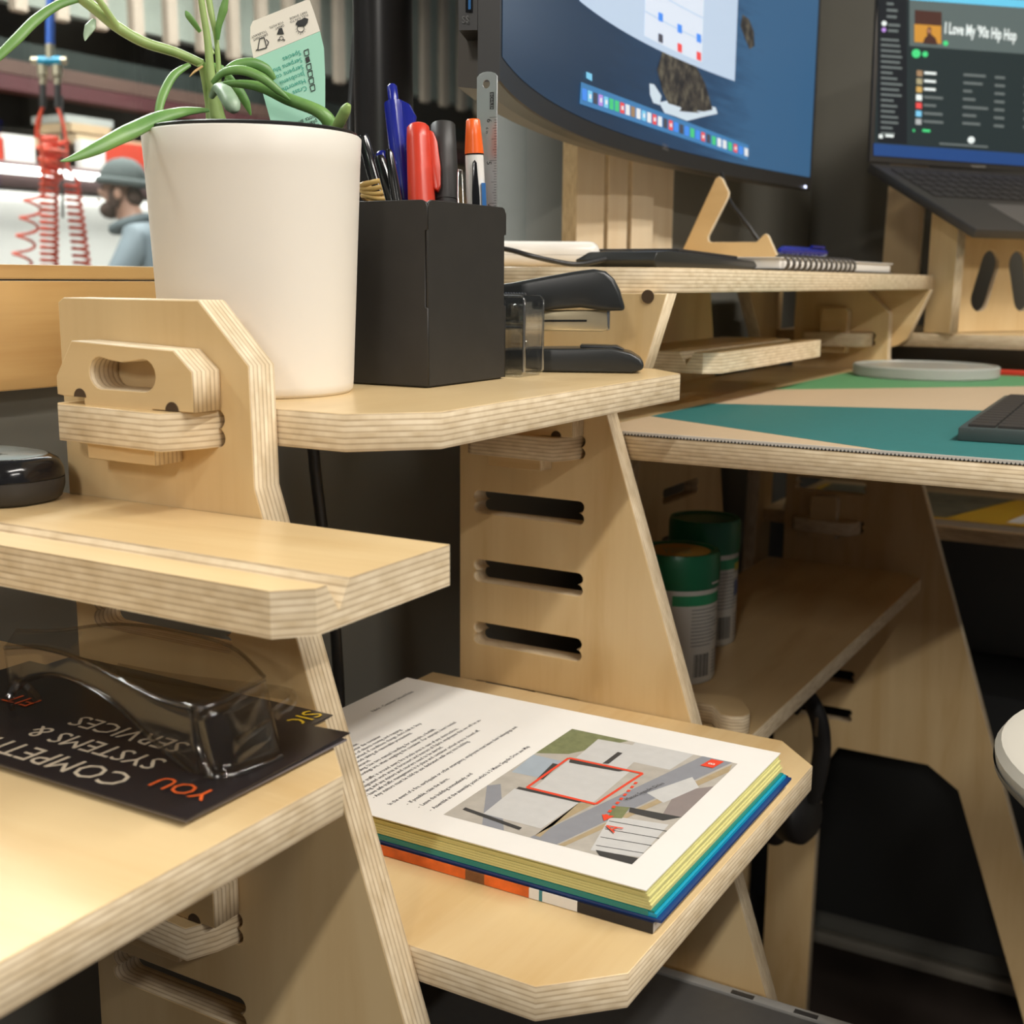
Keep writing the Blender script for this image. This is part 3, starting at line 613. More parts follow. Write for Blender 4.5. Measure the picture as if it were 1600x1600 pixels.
RP.append(text('BOHLER', 0.0026, STEEL, q(0.0028, -0.0127, 0.0007), -ax, sdd))
join('scale', RP, ro)
# ------------------------------------------------------------------ monitor
def polyfit2(pts, deg):
    n = deg+1; A_ = [[sum(p[0]**(i+j) for p in pts) for j in range(n)] for i in range(n)]; B_ = [sum(p[1]*p[0]**i for p in pts) for i in range(n)]
    for i in range(n):
        pv = A_[i][i]
        for j in range(i, n): A_[i][j] /= pv
        B_[i] /= pv
        for k in range(n):
            if k != i:
                f = A_[k][i]
                for j in range(i, n): A_[k][j] -= f*A_[i][j]
                B_[k] -= f*B_[i]
    return B_
KM = 1.06
MC = polyfit2([(y*KM-1.13, x*KM) for x, y in ((-0.392, 0.658), (-0.4577, 0.843), (-0.496, 1.034), (-0.5096, 1.249), (-0.503, 1.431), (-0.488, 1.598))], 3)
def mx_(y): return sum(c*(y-1.13)**i for i, c in enumerate(MC))
def mdx(y): return sum(i*c*(y-1.13)**(i-1) for i, c in enumerate(MC) if i)
def mpt(y, z, off=0.0):
    n = Vector((1, -mdx(y), 0)).normalized(); return Vector((mx_(y), y, z)) + n*off
def mon_at(u, v, off=0.0):
    r = ray(u, v); lo, hi = 0.3, 3.0
    for _ in range(50):
        t = (lo+hi)/2; p = CAM+r*t
        if p.x > mx_(p.y): lo = t
        else: hi = t
    p = CAM+r*lo
    return mpt(p.y, p.z, off)
MY0, MY1, MZ0, MZ1 = 0.658*KM, 1.602*KM, 0.962, 1.372
MBLK = mat('monitor_black_plastic', (0.022, 0.021, 0.020), 0.42, var=0.1); MGREY = mat('monitor_grey_plastic', (0.11, 0.095, 0.078), 0.5, var=0.08)
mon = empty('curved_monitor', (-0.53, 1.25, MZ0), 'wide curved black monitor showing a blue sea wallpaper', 'monitor')
def sweep(sec, y0, y1, n, close=True):
    b = MB(); k = len(sec); v = []
    for i in range(n+1):
        y = y0+(y1-y0)*i/n
        v += [mpt(y, z, o_) for o_, z in sec]
    f = [(i*k+j, i*k+(j+1) % k, (i+1)*k+(j+1) % k, (i+1)*k+j) for i in range(n) for j in range(k)]
    f += [tuple(range(k)), tuple(n*k+j for j in range(k-1, -1, -1))]
    return b.add(v, f)
sweep([(0, MZ0+0.001), (0, MZ1), (-0.014, MZ1), (-0.014, MZ0), (-0.001, MZ0)], MY0, MY1, 40).build('bezel', MBLK, mon, smooth=30)
sweep([(-0.014, MZ0+0.0002), (-0.014, MZ1-0.001), (-0.030, MZ1-0.012), (-0.032, MZ0+0.002)], MY0+0.03, MY1-0.03, 40).build('back_cover', MGREY, mon, smooth=30)
sweep([(-0.030, MZ0+0.022), (-0.030, MZ1-0.02), (-0.048, MZ1-0.08), (-0.048, MZ0+0.06)], MY0+0.10, MY1-0.2, 20).build('rear_housing', MBLK, mon, smooth=30)
hub = sweep([(-0.0142, 0.993), (-0.0142, 1.21), (-0.026, 1.21), (-0.026, 0.993)], MY0-0.0005, MY0+0.05, 3).build('port_housing', MBLK, mon)
PORT = mat('port_blue', (0.03, 0.15, 0.40), 0.4)
for za in (1.011, 1.040, 1.069):
    pa = mpt(MY0-0.0012, za, -0.0200)
    pp = MB().obox(pa+Vector((-0.0028, 0, -0.0075)), (0.0056, 0, 0), (0, 0.001, 0), (0, 0, 0.015)).build('usb_port', BLKG, mon)
    MB().obox(pa+Vector((0.0002, -0.0002, -0.006)), (0.0018, 0, 0), (0, 0.0008, 0), (0, 0, 0.012)).build('port_tongue', PORT, pp)
text('SS', 0.006, mat('grey_print', (0.15, 0.15, 0.15), 0.5), mpt(MY0-0.0016, 0.997, -0.0240), (1, 0, 0), (0, 0, 1), mon, 'port_mark')
# screen image: procedural sea
def seamat():
    mt, t, b = nt('sea_wallpaper')
    tc = N(t, 'ShaderNodeTexCoord'); sp_ = N(t, 'ShaderNodeSeparateXYZ'); L(t, tc.outputs['Object'], sp_.inputs[0])
    mp = N(t, 'ShaderNodeMapping'); mp.inputs['Scale'].default_value = (1, 6, 60); L(t, tc.outputs['Object'], mp.inputs[0])
    no = N(t, 'ShaderNodeTexNoise'); no.inputs['Scale'].default_value = 3; no.inputs['Detail'].default_value = 6; L(t, mp.outputs[0], no.inputs['Vector'])
    g = N(t, 'ShaderNodeMapRange'); g.inputs[1].default_value = 0.66; g.inputs[2].default_value = 1.6; L(t, sp_.outputs[1], g.inputs[0])
    ad = N(t, 'ShaderNodeMath', operation='MULTIPLY_ADD'); ad.inputs[1].default_value = 0.22; L(t, no.outputs['Fac'], ad.inputs[0]); L(t, g.outputs[0], ad.inputs[2])
    rp = ramp(t, [(0.10, (0.010, 0.034, 0.070)), (0.55, (0.012, 0.042, 0.095)), (0.85, (0.018, 0.070, 0.160)), (1.0, (0.045, 0.150, 0.300))]); L(t, ad.outputs[0], rp.inputs[0])
    b.inputs['Base Color'].default_value = (0.01, 0.01, 0.012, 1); b.inputs['Roughness'].default_value = 0.35
    L(t, rp.outputs[0], b.inputs['Emission Color']); b.inputs['Emission Strength'].default_value = 0.85
    return mt
scr = sweep([(0.0006, MZ0+0.0165), (0.0006, MZ1-0.008), (0.0002, MZ1-0.008), (0.0002, MZ0+0.0165)], MY0+0.008, MY1-0.008, 40).build('screen', seamat(), mon, smooth=30)
def emi(name, c, s=0.75): return mat('screen_'+name, c, 0.4, emit=s, var=0.0)
def patch(px4, mt, off, nx=6, ny=3, fn=mon_at):
    """small printed area of the screen picture, given by its four picture corners"""
    b = MB(); v = []
    (a, c, d_, e) = px4
    for j in range(ny+1):
        for i in range(nx+1):
            s, t = i/nx, j/ny
            u = (a[0]*(1-s)+c[0]*s)*(1-t)+(e[0]*(1-s)+d_[0]*s)*t; w_ = (a[1]*(1-s)+c[1]*s)*(1-t)+(e[1]*(1-s)+d_[1]*s)*t
            v.append(fn(u, w_, off))
    b.add(v, [(j*(nx+1)+i, j*(nx+1)+i+1, (j+1)*(nx+1)+i+1, (j+1)*(nx+1)+i) for j in range(ny) for i in range(nx)])
    return b.build('patch', mt)
def blob(pts, mt, off, fn=mon_at):
    c = (sum(p[0] for p in pts)/len(pts), sum(p[1] for p in pts)/len(pts)); b = MB(); n = len(pts)
    v = [fn(c[0], c[1], off)] + [fn(p[0], p[1], off) for p in pts]
    return b.add(v, [(0, i+1, (i+1) % n+1) for i in range(n)]).build('patch', mt)
def rockmat():
    mt, t, b = nt('screen_rock'); tc = N(t, 'ShaderNodeTexCoord'); no = N(t, 'ShaderNodeTexNoise'); no.inputs['Scale'].default_value = 90; no.inputs['Detail'].default_value = 6
    L(t, tc.outputs['Object'], no.inputs['Vector']); rp = ramp(t, [(0.35, (0.02, 0.02, 0.025)), (0.5, (0.09, 0.075, 0.06)), (0.68, (0.25, 0.22, 0.15))]); L(t, no.outputs['Fac'], rp.inputs[0])
    b.inputs['Base Color'].default_value = (0.01, 0.01, 0.01, 1); L(t, rp.outputs[0], b.inputs['Emission Color']); b.inputs['Emission Strength'].default_value = 0.6; return mt
ROCK = rockmat(); SURF = emi('surf', (0.42, 0.50, 0.58)); WIN = emi('window_grey', (0.36, 0.45, 0.58)); WIN2 = emi('window_white', (0.50, 0.56, 0.66))
SP = []
random.seed(3)
def wob(pts, a=3): return [(u+random.uniform(-a, a), v+random.uniform(-a, a)) for u, v in pts]
SP.append(blob(wob([(1030, 160), (1038, 176), (1052, 184), (1075, 187), (1100, 184), (1117, 178), (1115, 168), (1098, 166), (1080, 172), (1062, 166), (1048, 158)]), SURF, 0.0009))
SP.append(blob(wob([(1012, 130), (1022, 135), (1030, 150), (1028, 162), (1018, 158), (1015, 146)]), SURF, 0.0009))
SP.append(blob(wob([(1036, 70), (1050, 66), (1085, 100), (1098, 130), (1108, 160), (1112, 172), (1090, 176), (1060, 172), (1042, 160), (1032, 140), (1024, 110)], 2), ROCK, 0.0012))
SP.append(blob(wob([(1158, 22), (1168, 30), (1176, 50), (1177, 72), (1170, 78), (1162, 60), (1156, 40)], 1), ROCK, 0.0012))
wr, wl = mon_at(1146, 127), mon_at(918, 4)
def yz(a, b_, off): return mpt(a, b_, off)
wz0 = wr.z; wz1 = MZ1-0.03
SP.append(patch([(wl.y-0.03, wz1), (wr.y, wz1), (wr.y, wz0), (wl.y-0.03, wz0)], WIN, 0.0016, 16, 1, yz))
la, lb_ = mon_at(1004, 48).y, mon_at(1094, 98); SP.append(patch([(la, lb_.z+0.10), (lb_.y, lb_.z+0.10), (lb_.y, lb_.z), (la, lb_.z)], WIN2, 0.0019, 8, 1, yz))
for k in range(4): SP.append(patch([(la, lb_.z+0.0235*(k+1)), (lb_.y, lb_.z+0.0235*(k+1)), (lb_.y, lb_.z+0.0235*(k+1)-0.0012), (la, lb_.z+0.0235*(k+1)-0.0012)], WIN, 0.0022, 8, 1, yz))
ICB = emi('icon_blue', (0.05, 0.20, 0.65)); ICR = emi('icon_red', (0.60, 0.06, 0.06)); ICD = emi('icon_dark', (0.05, 0.05, 0.07)); ICG = emi('icon_green', (0.05, 0.42, 0.16)); ICW = emi('icon_white', (0.55, 0.58, 0.62)); ICL = emi('icon_light_blue', (0.15, 0.42, 0.62)); ICBR = emi('icon_brown', (0.25, 0.16, 0.09)); ICP = emi('icon_violet', (0.35, 0.20, 0.55))
for u, v, m_ in ((1029, 27, ICB), (1059, 45, ICB), (1089, 60, ICB), (1029, 60, ICD), (1059, 75, ICR), (1089, 88, ICR)):
    SP.append(patch([(u-3.5, v-8), (u+3.5, v-5), (u+3.5, v+8), (u-3.5, v+5)], m_, 0.0023, 1, 1))
SP.append(patch([(905, 128), (1168, 227), (1166, 250), (903, 162)], emi('dock_blue', (0.04, 0.15, 0.33)), 0.0016, 16, 2))
ics = [ICB, ICL, ICD, ICP, ICL, ICG, ICG, ICR, ICW, ICBR, ICW, ICL, ICW, ICR, ICW, ICD, ICR, ICB, ICD, ICB, ICG, ICB, ICR, ICD, ICG, ICW, ICW, ICG, ICR, ICB, ICW]
for k, m_ in enumerate(ics):
    s = (k+0.6)/len(ics); u = 905+262*s; v = 146+93*s; h = 10-3*s; w2 = 3.4-0.6*s
    SP.append(patch([(u-w2, v-h), (u+w2, v-h+2), (u+w2, v+h), (u-w2, v+h-2)], m_, 0.0020, 1, 1))
    if m_ in (ICL, ICR, ICP): SP.append(patch([(u-w2*.5, v-h*.4), (u+w2*.5, v-h*.4+1), (u+w2*.5, v+h*.4), (u-w2*.5, v+h*.4-1)], ICW, 0.0023, 1, 1))
SP.append(patch([(913, 112), (922, 116), (922, 127), (913, 122)], ICL, 0.0018, 1, 1))
pic = join('screen_picture', SP, scr)
lg = mon_at(1033, 233, 0.0012); tn_ = Vector((mdx(lg.y), 1, 0)).normalized()
text('DELL', 0.0085, mat('logo_grey', (0.30, 0.28, 0.26), 0.4, 0.5), lg, tn_, (0, 0, 1), mon, 'maker_mark')
pl = mon_at(1257, 292, 0.0008); MB().obox(pl+Vector((0, -0.003, -0.0015)), (0.001, 0, 0), (0, 0.006, 0), (0, 0, 0.003)).build('power_light', mat('power_white', (0.7, 0.75, 1.0), 0.4, emit=3), mon)
# pole, arm
PX, PY = -0.5565, 0.768
pole = empty('monitor_pole', (PX, PY, 0.778), 'thick black monitor arm pole behind the pen box', 'monitor arm')
PBL = mat('pole_black', (0.020, 0.018, 0.018), 0.3, var=0.1)
MB().lathe([(e0, 0.0003), (0.030, 0.0003), (0.030, 0.010), (0.024, 0.014), (0.0215, 0.016), (0.0215, 0.30), (e0, 0.30)], (PX, PY, 0.778), n=40, close=False).build('pole', PBL, pole, smooth=40)
MB().lathe([(0.0214, 0.255), (0.029, 0.255), (0.029, 0.295), (0.0214, 0.295)], (PX, PY, 0.80), n=40, close=False).build('collar', PBL, pole, smooth=40)
MB().tube([(PX, PY, 1.0900), (-0.588, 0.95, 1.12), (-0.596, 1.15, 1.14)], 0.014, 12).build('arm', PBL, pole, smooth=50)
# hanging cables
CAB = mat('cable_black', (0.018, 0.017, 0.016), 0.4, var=0.1)
def cable(name, pts, r, label, rad=None):
    o = MB().tube(spline(pts, 10), r, 8).build(name, CAB, None, smooth=60); return tag(o, label, 'cable')
cable('cable', [at(573, -60, d=.955), at(566, 0, d=.955), at(558, 70, d=.955), at(553, 150, d=.953), at(551, 190, d=.95), at(552, 260, d=.945), (at(556, 420, d=.94))], 0.0044, 'thick black cable hanging left of the monitor pole')
cable('cable', [at(552, -60, d=.985), at(556, 0, d=.98), at(563, 60, d=.975), at(573, 140, d=.97), at(585, 200, d=.965), at(597, 245, d=.96), at(622, 285, d=.955), at(650, 310, d=.955)], 0.0026, 'thin black cable crossing behind the pens')
cable('wall_cable', [(-0.592, 0.70, 0.79), at(487, 690, x=-0.592), at(493, 740, x=-0.592), at(503, 820, x=-0.592), at(520, 940, x=-0.592), at(529, 1060, x=-0.592), at(531, 1150, x=-0.592), at(530, 1300, x=-0.592)], 0.0045, 'black cable running down the dark wall under the plant shelf')

# ------------------------------------------------------------------ stapler and tape dispenser
sa = Vector((0.9077, 0.4196, 0)); sn_ = Vector((-0.4196, 0.9077, 0)); s0 = Vector((-0.3478, 0.7578, 0.7783))
SC = 1/2315.0
stp = empty('stapler', s0, 'black desk stapler with open jaw behind the pen box', 'stapler')
SBK = mat('stapler_black', (0.018, 0.020, 0.021), 0.33, var=0.15); CHR = mat('staple_chrome', (0.70, 0.60, 0.40), 0.30, 0.75, var=0.05)
def stp_prism(name, pts, w0, w1, mt, bev, parent=stp):
    return MB().prism([((u-985)*SC, (584-v)*SC) for u, v in pts], lambda a, b_, t: s0+sa*a+Vector((0, 0, b_))+sn_*t, w0, w1).build(name, mt, parent, bevel=bev, seg=3)
stp_prism('top_arm', [(660, 500), (660, 470), (720, 458), (797, 447), (850, 437), (900, 428), (925, 425), (942, 428), (956, 440), (966, 458), (975, 488), (945, 489), (905, 484), (860, 488), (800, 500)], 0.002, 0.034, SBK, 0.0028)
mg = stp_prism('magazine', [(670, 520), (670, 492), (946, 488), (948, 518), (940, 521)], 0.009, 0.027, CHR, 0.0008)
stp_prism('staple_groove', [(690, 509), (690, 506), (915, 503), (915, 506)], 0.0086, 0.0092, BLKG, 0, mg)
stp_prism('nose_plate', [(936, 519), (936, 487), (951, 487), (951, 519)], 0.010, 0.026, SILV, 0.0008)
stp_prism('base', [(660, 583.5), (660, 560), (840, 548), (955, 546), (985, 553), (1000, 562), (1006, 571), (1004, 578), (988, 583.5)], 0.0, 0.036, SBK, 0.004)
stp_prism('anvil', [(905, 547), (905, 542), (962, 543), (975, 549)], 0.008, 0.028, SBK, 0.0008)
stp_prism('hinge_block', [(660, 562), (660, 492), (690, 492), (690, 562)], 0.006, 0.030, SBK, 0.001)
ACR = clear('clear_acrylic', (0.97, 0.975, 0.97), 0.35, 0.05, 0.85)
ax0, ay0, az0 = -0.432, 0.6860, 0.7783; aw, adp, ah = 0.043, 0.026, 0.0515
td = empty('tape_dispenser', (ax0+aw/2, ay0+adp/2, az0), 'small clear plastic dispenser between pen box and stapler', 'dispenser')
for yy in (ay0, ay0+adp-0.0018):
    me_ = plate('side_plate', [(ax0, az0+0.0005), (ax0+aw-0.003, az0+0.0005), (ax0+aw, az0+0.0035), (ax0+aw, az0+ah-0.003), (ax0+aw-0.003, az0+ah), (ax0, az0+ah)], 'y', yy, (), 0.0018, ACR, td, bev=0.0004)
MB().box((ax0+aw-0.0022, ay0+0.0018, az0+0.004), (ax0+aw-0.0004, ay0+adp-0.0018, az0+ah-0.004)).build('end_plate', ACR, td)
MB().box((ax0+0.001, ay0+0.0018, az0+0.0305), (ax0+aw-0.002, ay0+adp-0.0018, az0+0.0325)).build('inner_shelf', ACR, td)
MB().box((ax0+aw-0.0175, ay0+0.0018, az0+0.001), (ax0+aw-0.0135, ay0+adp-0.0018, az0+ah-0.001)).build('rib', ACR, td)
MB().box((ax0+aw-0.013, ay0+0.003, az0+0.034), (ax0+aw-0.005, ay0+adp-0.003, az0+0.046)).build('inner_block', ACR, td, bevel=0.0015)
for zz in (0.008, 0.022): MB().lathe([(0.0024, -0.001), (0.0036, -0.001), (0.0036, 0.001), (0.0024, 0.001)], (ax0+aw-0.024, ay0-0.0005, az0+zz), (0, 1, 0), 18, close=False).build('boss', ACR, td, smooth=50)
P = [Vector((ax0+aw-0.013+0.009*math.cos(a), ay0+adp/2, az0+0.010+0.019*math.sin(a))) for a in [R(10+k*9) for k in range(9)]]
MB().tube(P, 0.0009, 6).build('curved_rail', ACR, td, smooth=60)
ACE = clear('acrylic_edge_glint', (0.86, 0.87, 0.86), 1.0, 0.2, 0.6)  # whiter glossy tubes added to imitate bright glints along the plastic edges
for ex, ey in ((ax0+aw-0.001, ay0+0.0006), (ax0+aw-0.001, ay0+adp-0.0006), (ax0+aw-0.0155, ay0+0.0006)):
    MB().tube([(ex, ey, az0+0.003), (ex, ey, az0+ah-0.003)], 0.0009, 6).build('edge_glint', ACE, td, smooth=60)
for zz in (az0+ah-0.0006, az0+0.0315): MB().tube([(ax0, ay0+0.0004, zz), (ax0+aw-0.003, ay0+0.0004, zz)], 0.0008, 6).build('edge_glint', ACE, td, smooth=60)
SILG = mat('cut_edge_steel', (0.5, 0.5, 0.5), 0.3, 1)
MB().prism([(0, 0), (0.020, 0), (0.020, 0.001)]+[(0.020-0.001*k, 0.001+(0.0007 if k % 2 else 0)) for k in range(1, 21)], lambda a, b_, t: (ax0+aw-0.022+a, t, az0+ah+b_), ay0+0.004, ay0+0.005).build('cutter', SILG, td)
# ------------------------------------------------------------------ desk mat and what lies on it
BEIGE = mat('mat_beige', (0.52, 0.39, 0.25), 0.7, var=0.04, scale=120); TEAL = mat('mat_teal', (0.022, 0.155, 0.150), 0.6, var=0.08, scale=120); GREEN = mat('mat_green', (0.105, 0.30, 0.130), 0.6, var=0.05, scale=120)
ZM = 0.7283
dm = empty('desk_mat', (-0.03, 1.24, 0.7263), 'desk mat with teal, beige and green triangles', 'mat')
MB().box((-0.4145, 0.8335, 0.7263), (0.125, 1.640, ZM)).build('mat_sheet', BEIGE, dm)
def flatpoly(name, pts, z, t, mt, parent):
    return MB().prism(pts, lambda a, b_, c: (a, b_, c), z, z+t).build(name, mt, parent)
flatpoly('teal_field', [(-0.4135, 0.944), (-0.1863, 0.8340), (0.124, 0.8340), (0.124, 1.197), (-0.1846, 1.1545), (-0.3896, 1.0828), (-0.4135, 1.074)], ZM, 0.00012, TEAL, dm)
flatpoly('green_field', [(-0.4135, 1.252), (-0.3991, 1.2635), (-0.1934, 1.4569), (-0.02, 1.639), (-0.4135, 1.639)], ZM, 0.00012, GREEN, dm)
STI = mat('edge_stitch_white', (0.62, 0.58, 0.52), 0.7); STK = mat('edge_stitch_black', (0.02, 0.02, 0.02), 0.7); STT = mat('edge_stitch_teal', (0.10, 0.35, 0.36), 0.7)
MB().box((-0.4145, 0.8322, 0.7264), (0.125, 0.8335, 0.7290)).build('edge_tape', [STI], dm)
b = MB(); xs = -0.414; k = 0
while xs < 0.05:
    b.prism([(xs, 0.7262), (xs+0.0016, 0.7262), (xs+0.0008, 0.7278)], lambda a, c, t: (a, t, c), 0.8316, 0.8322); b.prism([(xs, 0.7262), (xs+0.0016, 0.7262), (xs+0.0016, 0.7266), (xs, 0.7266)], lambda a, c, t: (a, t, c), 0.8316, 0.8321); xs += 0.0026
st = b.build('edge_stitches', STK, dm); st['kind'] = 'stuff'
# glass coaster disc
o = empty('glass_coaster', (-0.325, 1.535, ZM), 'round thick clear acrylic coaster on the green mat area', 'coaster')
FROST = mat('frosted_acrylic', (0.72, 0.73, 0.68), 0.25, trans=0.55, ior=1.3, var=0.02)
MB().lathe([(e0, 0.0002), (0.083, 0.0002), (0.085, 0.002), (0.085, 0.0125), (0.0835, 0.0140), (0.080, 0.0140), (0.079, 0.0125), (e0, 0.0125)], (-0.318, 1.545, ZM), n=64, close=False).build('disc', FROST, o, smooth=40)
o = MB().box((-0.255, 1.615, ZM+0.0001), (-0.02, 1.637, ZM+0.006)).build('red_ruler', mat('red_plastic', (0.62, 0.04, 0.02), 0.4), bevel=0.001); tag(o, 'red plastic strip lying at the far edge of the mat', 'ruler')
# keyboard on mat
kx0, ky0, kx1, ky1 = -0.164, 0.917, 0.27, 1.03
KB = empty('keyboard', (kx0, ky0, ZM), 'dark keyboard on the teal part of the desk mat', 'keyboard')
ka = Vector((at(1590, 605, z=0.74)-at(1500, 668, z=0.74))); kdir = Vector((-0.018, 0.395, 0)).normalized(); kperp = Vector((kdir.y, -kdir.x, 0))
KP0 = Vector((-0.1635, 0.9185, ZM+0.0002)); KDK = mat('keyboard_case', (0.055, 0.070, 0.068), 0.35); KEY = mat('keyboard_key', (0.030, 0.026, 0.023), 0.5)
KLEN = 0.29; KW = 0.11
def kp(a, b_, z): return KP0 + kdir*a + kperp*b_ + Vector((0, 0, z))
MB().prism([(0, 0), (KLEN, 0), (KLEN, KW), (0, KW)], lambda a, b_, t: kp(a, b_, t), 0, 0.0100).build('case', KDK, KB, bevel=0.0012)
keym = None
for i in range(14):
    for j in range(5):
        a0 = 0.006+i*0.0199; b0 = 0.006+j*0.0199
        kk = MB().prism([(a0, b0), (a0+0.0180, b0), (a0+0.0180, b0+0.0180), (a0, b0+0.0180)], lambda a, b_, t: kp(a, b_, t), 0.0100, 0.0118).build('key', KEY, KB)
# ------------------------------------------------------------------ on the monitor shelf
ZS = 0.8493
WCASE = mat('white_gloss_case', (0.80, 0.76, 0.70), 0.18, var=0.01)
c1 = at(842, 417, y=0.93); o = empty('white_case', (c1.x, c1.y, ZS), 'rounded white plastic case on the monitor shelf beside the pen box', 'case')
wv = Vector((0.88, 0.475, 0)); wn = Vector((-0.475, 0.88, 0)); wc = Vector((-0.4965, 0.905, ZS))
b = MB(); b.prism([(-0.046, -0.02), (0.046, -0.02), (0.046, 0.02), (-0.046, 0.02)], lambda a, c, t: wc+wv*a+wn*c+Vector((0, 0, t)), 0, 0.0210); b.build('body', WCASE, o, bevel=0.0085, seg=4)
MB().prism([(-0.0462, -0.0202), (0.0462, -0.0202), (0.0462, 0.0202), (-0.0462, 0.0202)], lambda a, c, t: wc+wv*a+wn*c+Vector((0, 0, t)), 0.0100, 0.0104).build('seam', mat('seam_grey', (0.45, 0.42, 0.38), 0.5), o, bevel=0.0002)
cable('cable', [(-0.56, 0.86, ZS+0.018)] + [at(u, v, d=dd) for u, v, dd in ((760, 385, 0.955), (798, 391, 0.945), (830, 400, 0.94), (870, 409, 0.95), (905, 413, 0.955))] + [(-0.436, 0.900-0.0026, ZS+0.0065)], 0.0020, 'thin black cable lying over the white case on the monitor shelf')
# slim keyboard / tray seen edge on
K2 = empty('slim_keyboard', (-0.41, 1.0, ZS), 'flat black keyboard seen edge on along the monitor shelf', 'keyboard')
K2M = mat('slim_keyboard_black', (0.022, 0.023, 0.022), 0.3, var=0.1)
MB().prism([(0.905, 0.0002), (1.122, 0.0002), (1.138, 0.003), (1.140, 0.006), (1.132, 0.0090), (0.93, 0.0140), (0.905, 0.0125), (0.900, 0.006)], lambda a, c, t: (t, a, ZS+c), -0.485, -0.395).build('body', K2M, K2, bevel=0.001)
MB().prism([(0.965, 0.0136), (1.105, 0.0103), (1.105, 0.0131), (0.965, 0.0165)], lambda a, c, t: (t, a, ZS+c), -0.475, -0.402).build('key_bed', KEY, K2, bevel=0.0006)
# phone stand
YS = 1.30; MDF = ply('laser_cut_board', 'x', (0.70, 0.46, 0.20), (0.62, 0.39, 0.16), 0.5)
ap = [at(u, v, y=YS) for u, v in ((1064, 396), (1118, 279), (1123, 275.5), (1128, 279), (1138, 300), (1137, 308), (1106, 369), (1106, 376), (1110, 378.5), (1182, 378), (1192, 368), (1196, 365), (1200, 368), (1215, 402), (1209, 424.5), (1052, 424.5))]
o = plate('phone_stand', [(p.x, max(p.z, ZS+0.0006)) for p in ap], 'y', YS, (), 0.006, MDF); tag(o, 'laser-cut wooden phone stand with a pointed upright on the monitor shelf', 'stand')
cable('cable', [at(u, v, d=dd) for u, v, dd in ((1128, 270, 1.42), (1140, 312, 1.40), (1160, 340, 1.39), (1178, 365, 1.385), (1184, 385, 1.385))] + [(-0.50, 1.345, ZS+0.003), (-0.53, 1.40, ZS+0.003)], 0.0022, 'black cable drooping behind the wooden phone stand')
# spiral notebook and blue pen
nb = empty('spiral_notebook', (-0.42, 1.39, ZS), 'spiral notebook with white pages at the far end of the monitor shelf', 'notebook')
PAPER = mat('paper_white', (0.82, 0.80, 0.76), 0.8, var=0.03); WIRE = mat('wire_dark', (0.10, 0.09, 0.08), 0.4, 0.6)
MB().box((-0.49, 1.146, ZS+0.0002), (-0.374, 1.585, ZS+0.0022)).build('back_cover', mat('notebook_dark_cover', (0.04, 0.035, 0.03), 0.6), nb)
MB().box((-0.488, 1.149, ZS+0.0023), (-0.376, 1.580, ZS+0.0120)).build('page_block', PAPER, nb, bevel=0.0006)
MB().box((-0.49, 1.146, ZS+0.0121), (-0.374, 1.585, ZS+0.0130)).build('front_cover', PAPER, nb)
for k in range(14):
    yy = 1.156+k*0.0182
    P = [Vector((-0.377+0.0072*math.cos(a), yy, ZS+0.0074+0.0072*math.sin(a))) for a in [2*math.pi*i/14 for i in range(15)]]
    MB().tube(P, 0.0017, 6).build('ring', WIRE, nb, smooth=60)
bp = empty('ballpoint_pen', (-0.40, 1.26, ZS+0.013), 'blue pen lying on the spiral notebook', 'pen')
pa_, pb_ = Vector((-0.381, 1.160, ZS+0.0195)), Vector((-0.385, 1.345, ZS+0.0205)); pax = (pb_-pa_).normalized()
MB().lathe([(e0, 0), (0.002, 0.001), (0.0044, 0.012), (0.0048, 0.06), (0.0048, 0.14), (0.0036, 0.158), (0.0030, 0.165), (e0, 0.166)], pa_, pax, 14, close=False).build('barrel', BLUE, bp, smooth=45)
MB().obox(pa_+pax*0.10+Vector((0.002, 0, 0.0045)), pax*0.045, (0.003, 0, 0), (0, 0, 0.002)).build('clip', BLUE, bp)
# ------------------------------------------------------------------ laptop on its stand
lw_ = Vector((0.527, 0.850, 0)); lf_ = Vector((0.850, -0.527, 0)); tilt = R(26)
lb = lf_*math.cos(tilt) + Vector((0, 0, -math.sin(tilt))); LA = at(1359, 253, d=1.66); LWD, LDP = 0.315, 0.212
LAPG = mat('laptop_grey_aluminium', (0.085, 0.078, 0.070), 0.42, 0.6, var=0.05)
lap = empty('laptop', LA, 'dark grey laptop on a plywood stand playing a music list', 'laptop')
ln_ = lw_.cross(lb)
if ln_.z < 0: ln_ = -ln_
MB().obox(LA-ln_*0.014, lw_*LWD, lb*LDP, ln_*0.013).build('base', LAPG, lap, bevel=0.002)
ltilt = R(1); lu = Vector((-lf_.x*math.sin(ltilt), -lf_.y*math.sin(ltilt), math.cos(ltilt))); lsn = lw_.cross(lu)
if lsn.dot(lf_) < 0: lsn = -lsn
MB().obox(LA-lsn*0.006, lw_*LWD, lu*0.220, lsn*0.006).build('lid', LAPG, lap, bevel=0.002)
for i in range(13):
    for j in range(5):
        q0 = LA+lw_*(0.020+i*0.0212)+lb*(0.022+j*0.0185)-ln_*0.001
        MB().obox(q0, lw_*0.0185, lb*0.0158, ln_*0.0014).build('key', KEY, lap)
MB().obox(LA+lw_*0.10+lb*0.128-ln_*0.001, lw_*0.115, lb*0.070, ln_*0.0006).build('trackpad', mat('trackpad_grey', (0.11, 0.10, 0.09), 0.35), lap)
def lap_at(u, v, off=0.0):
    r = ray(u, v); t = (LA-CAM).dot(lsn)/r.dot(lsn); return CAM+r*t+lsn*off
def lp(a, b_, c): return LA+lw_*a+lu*b_+lsn*c
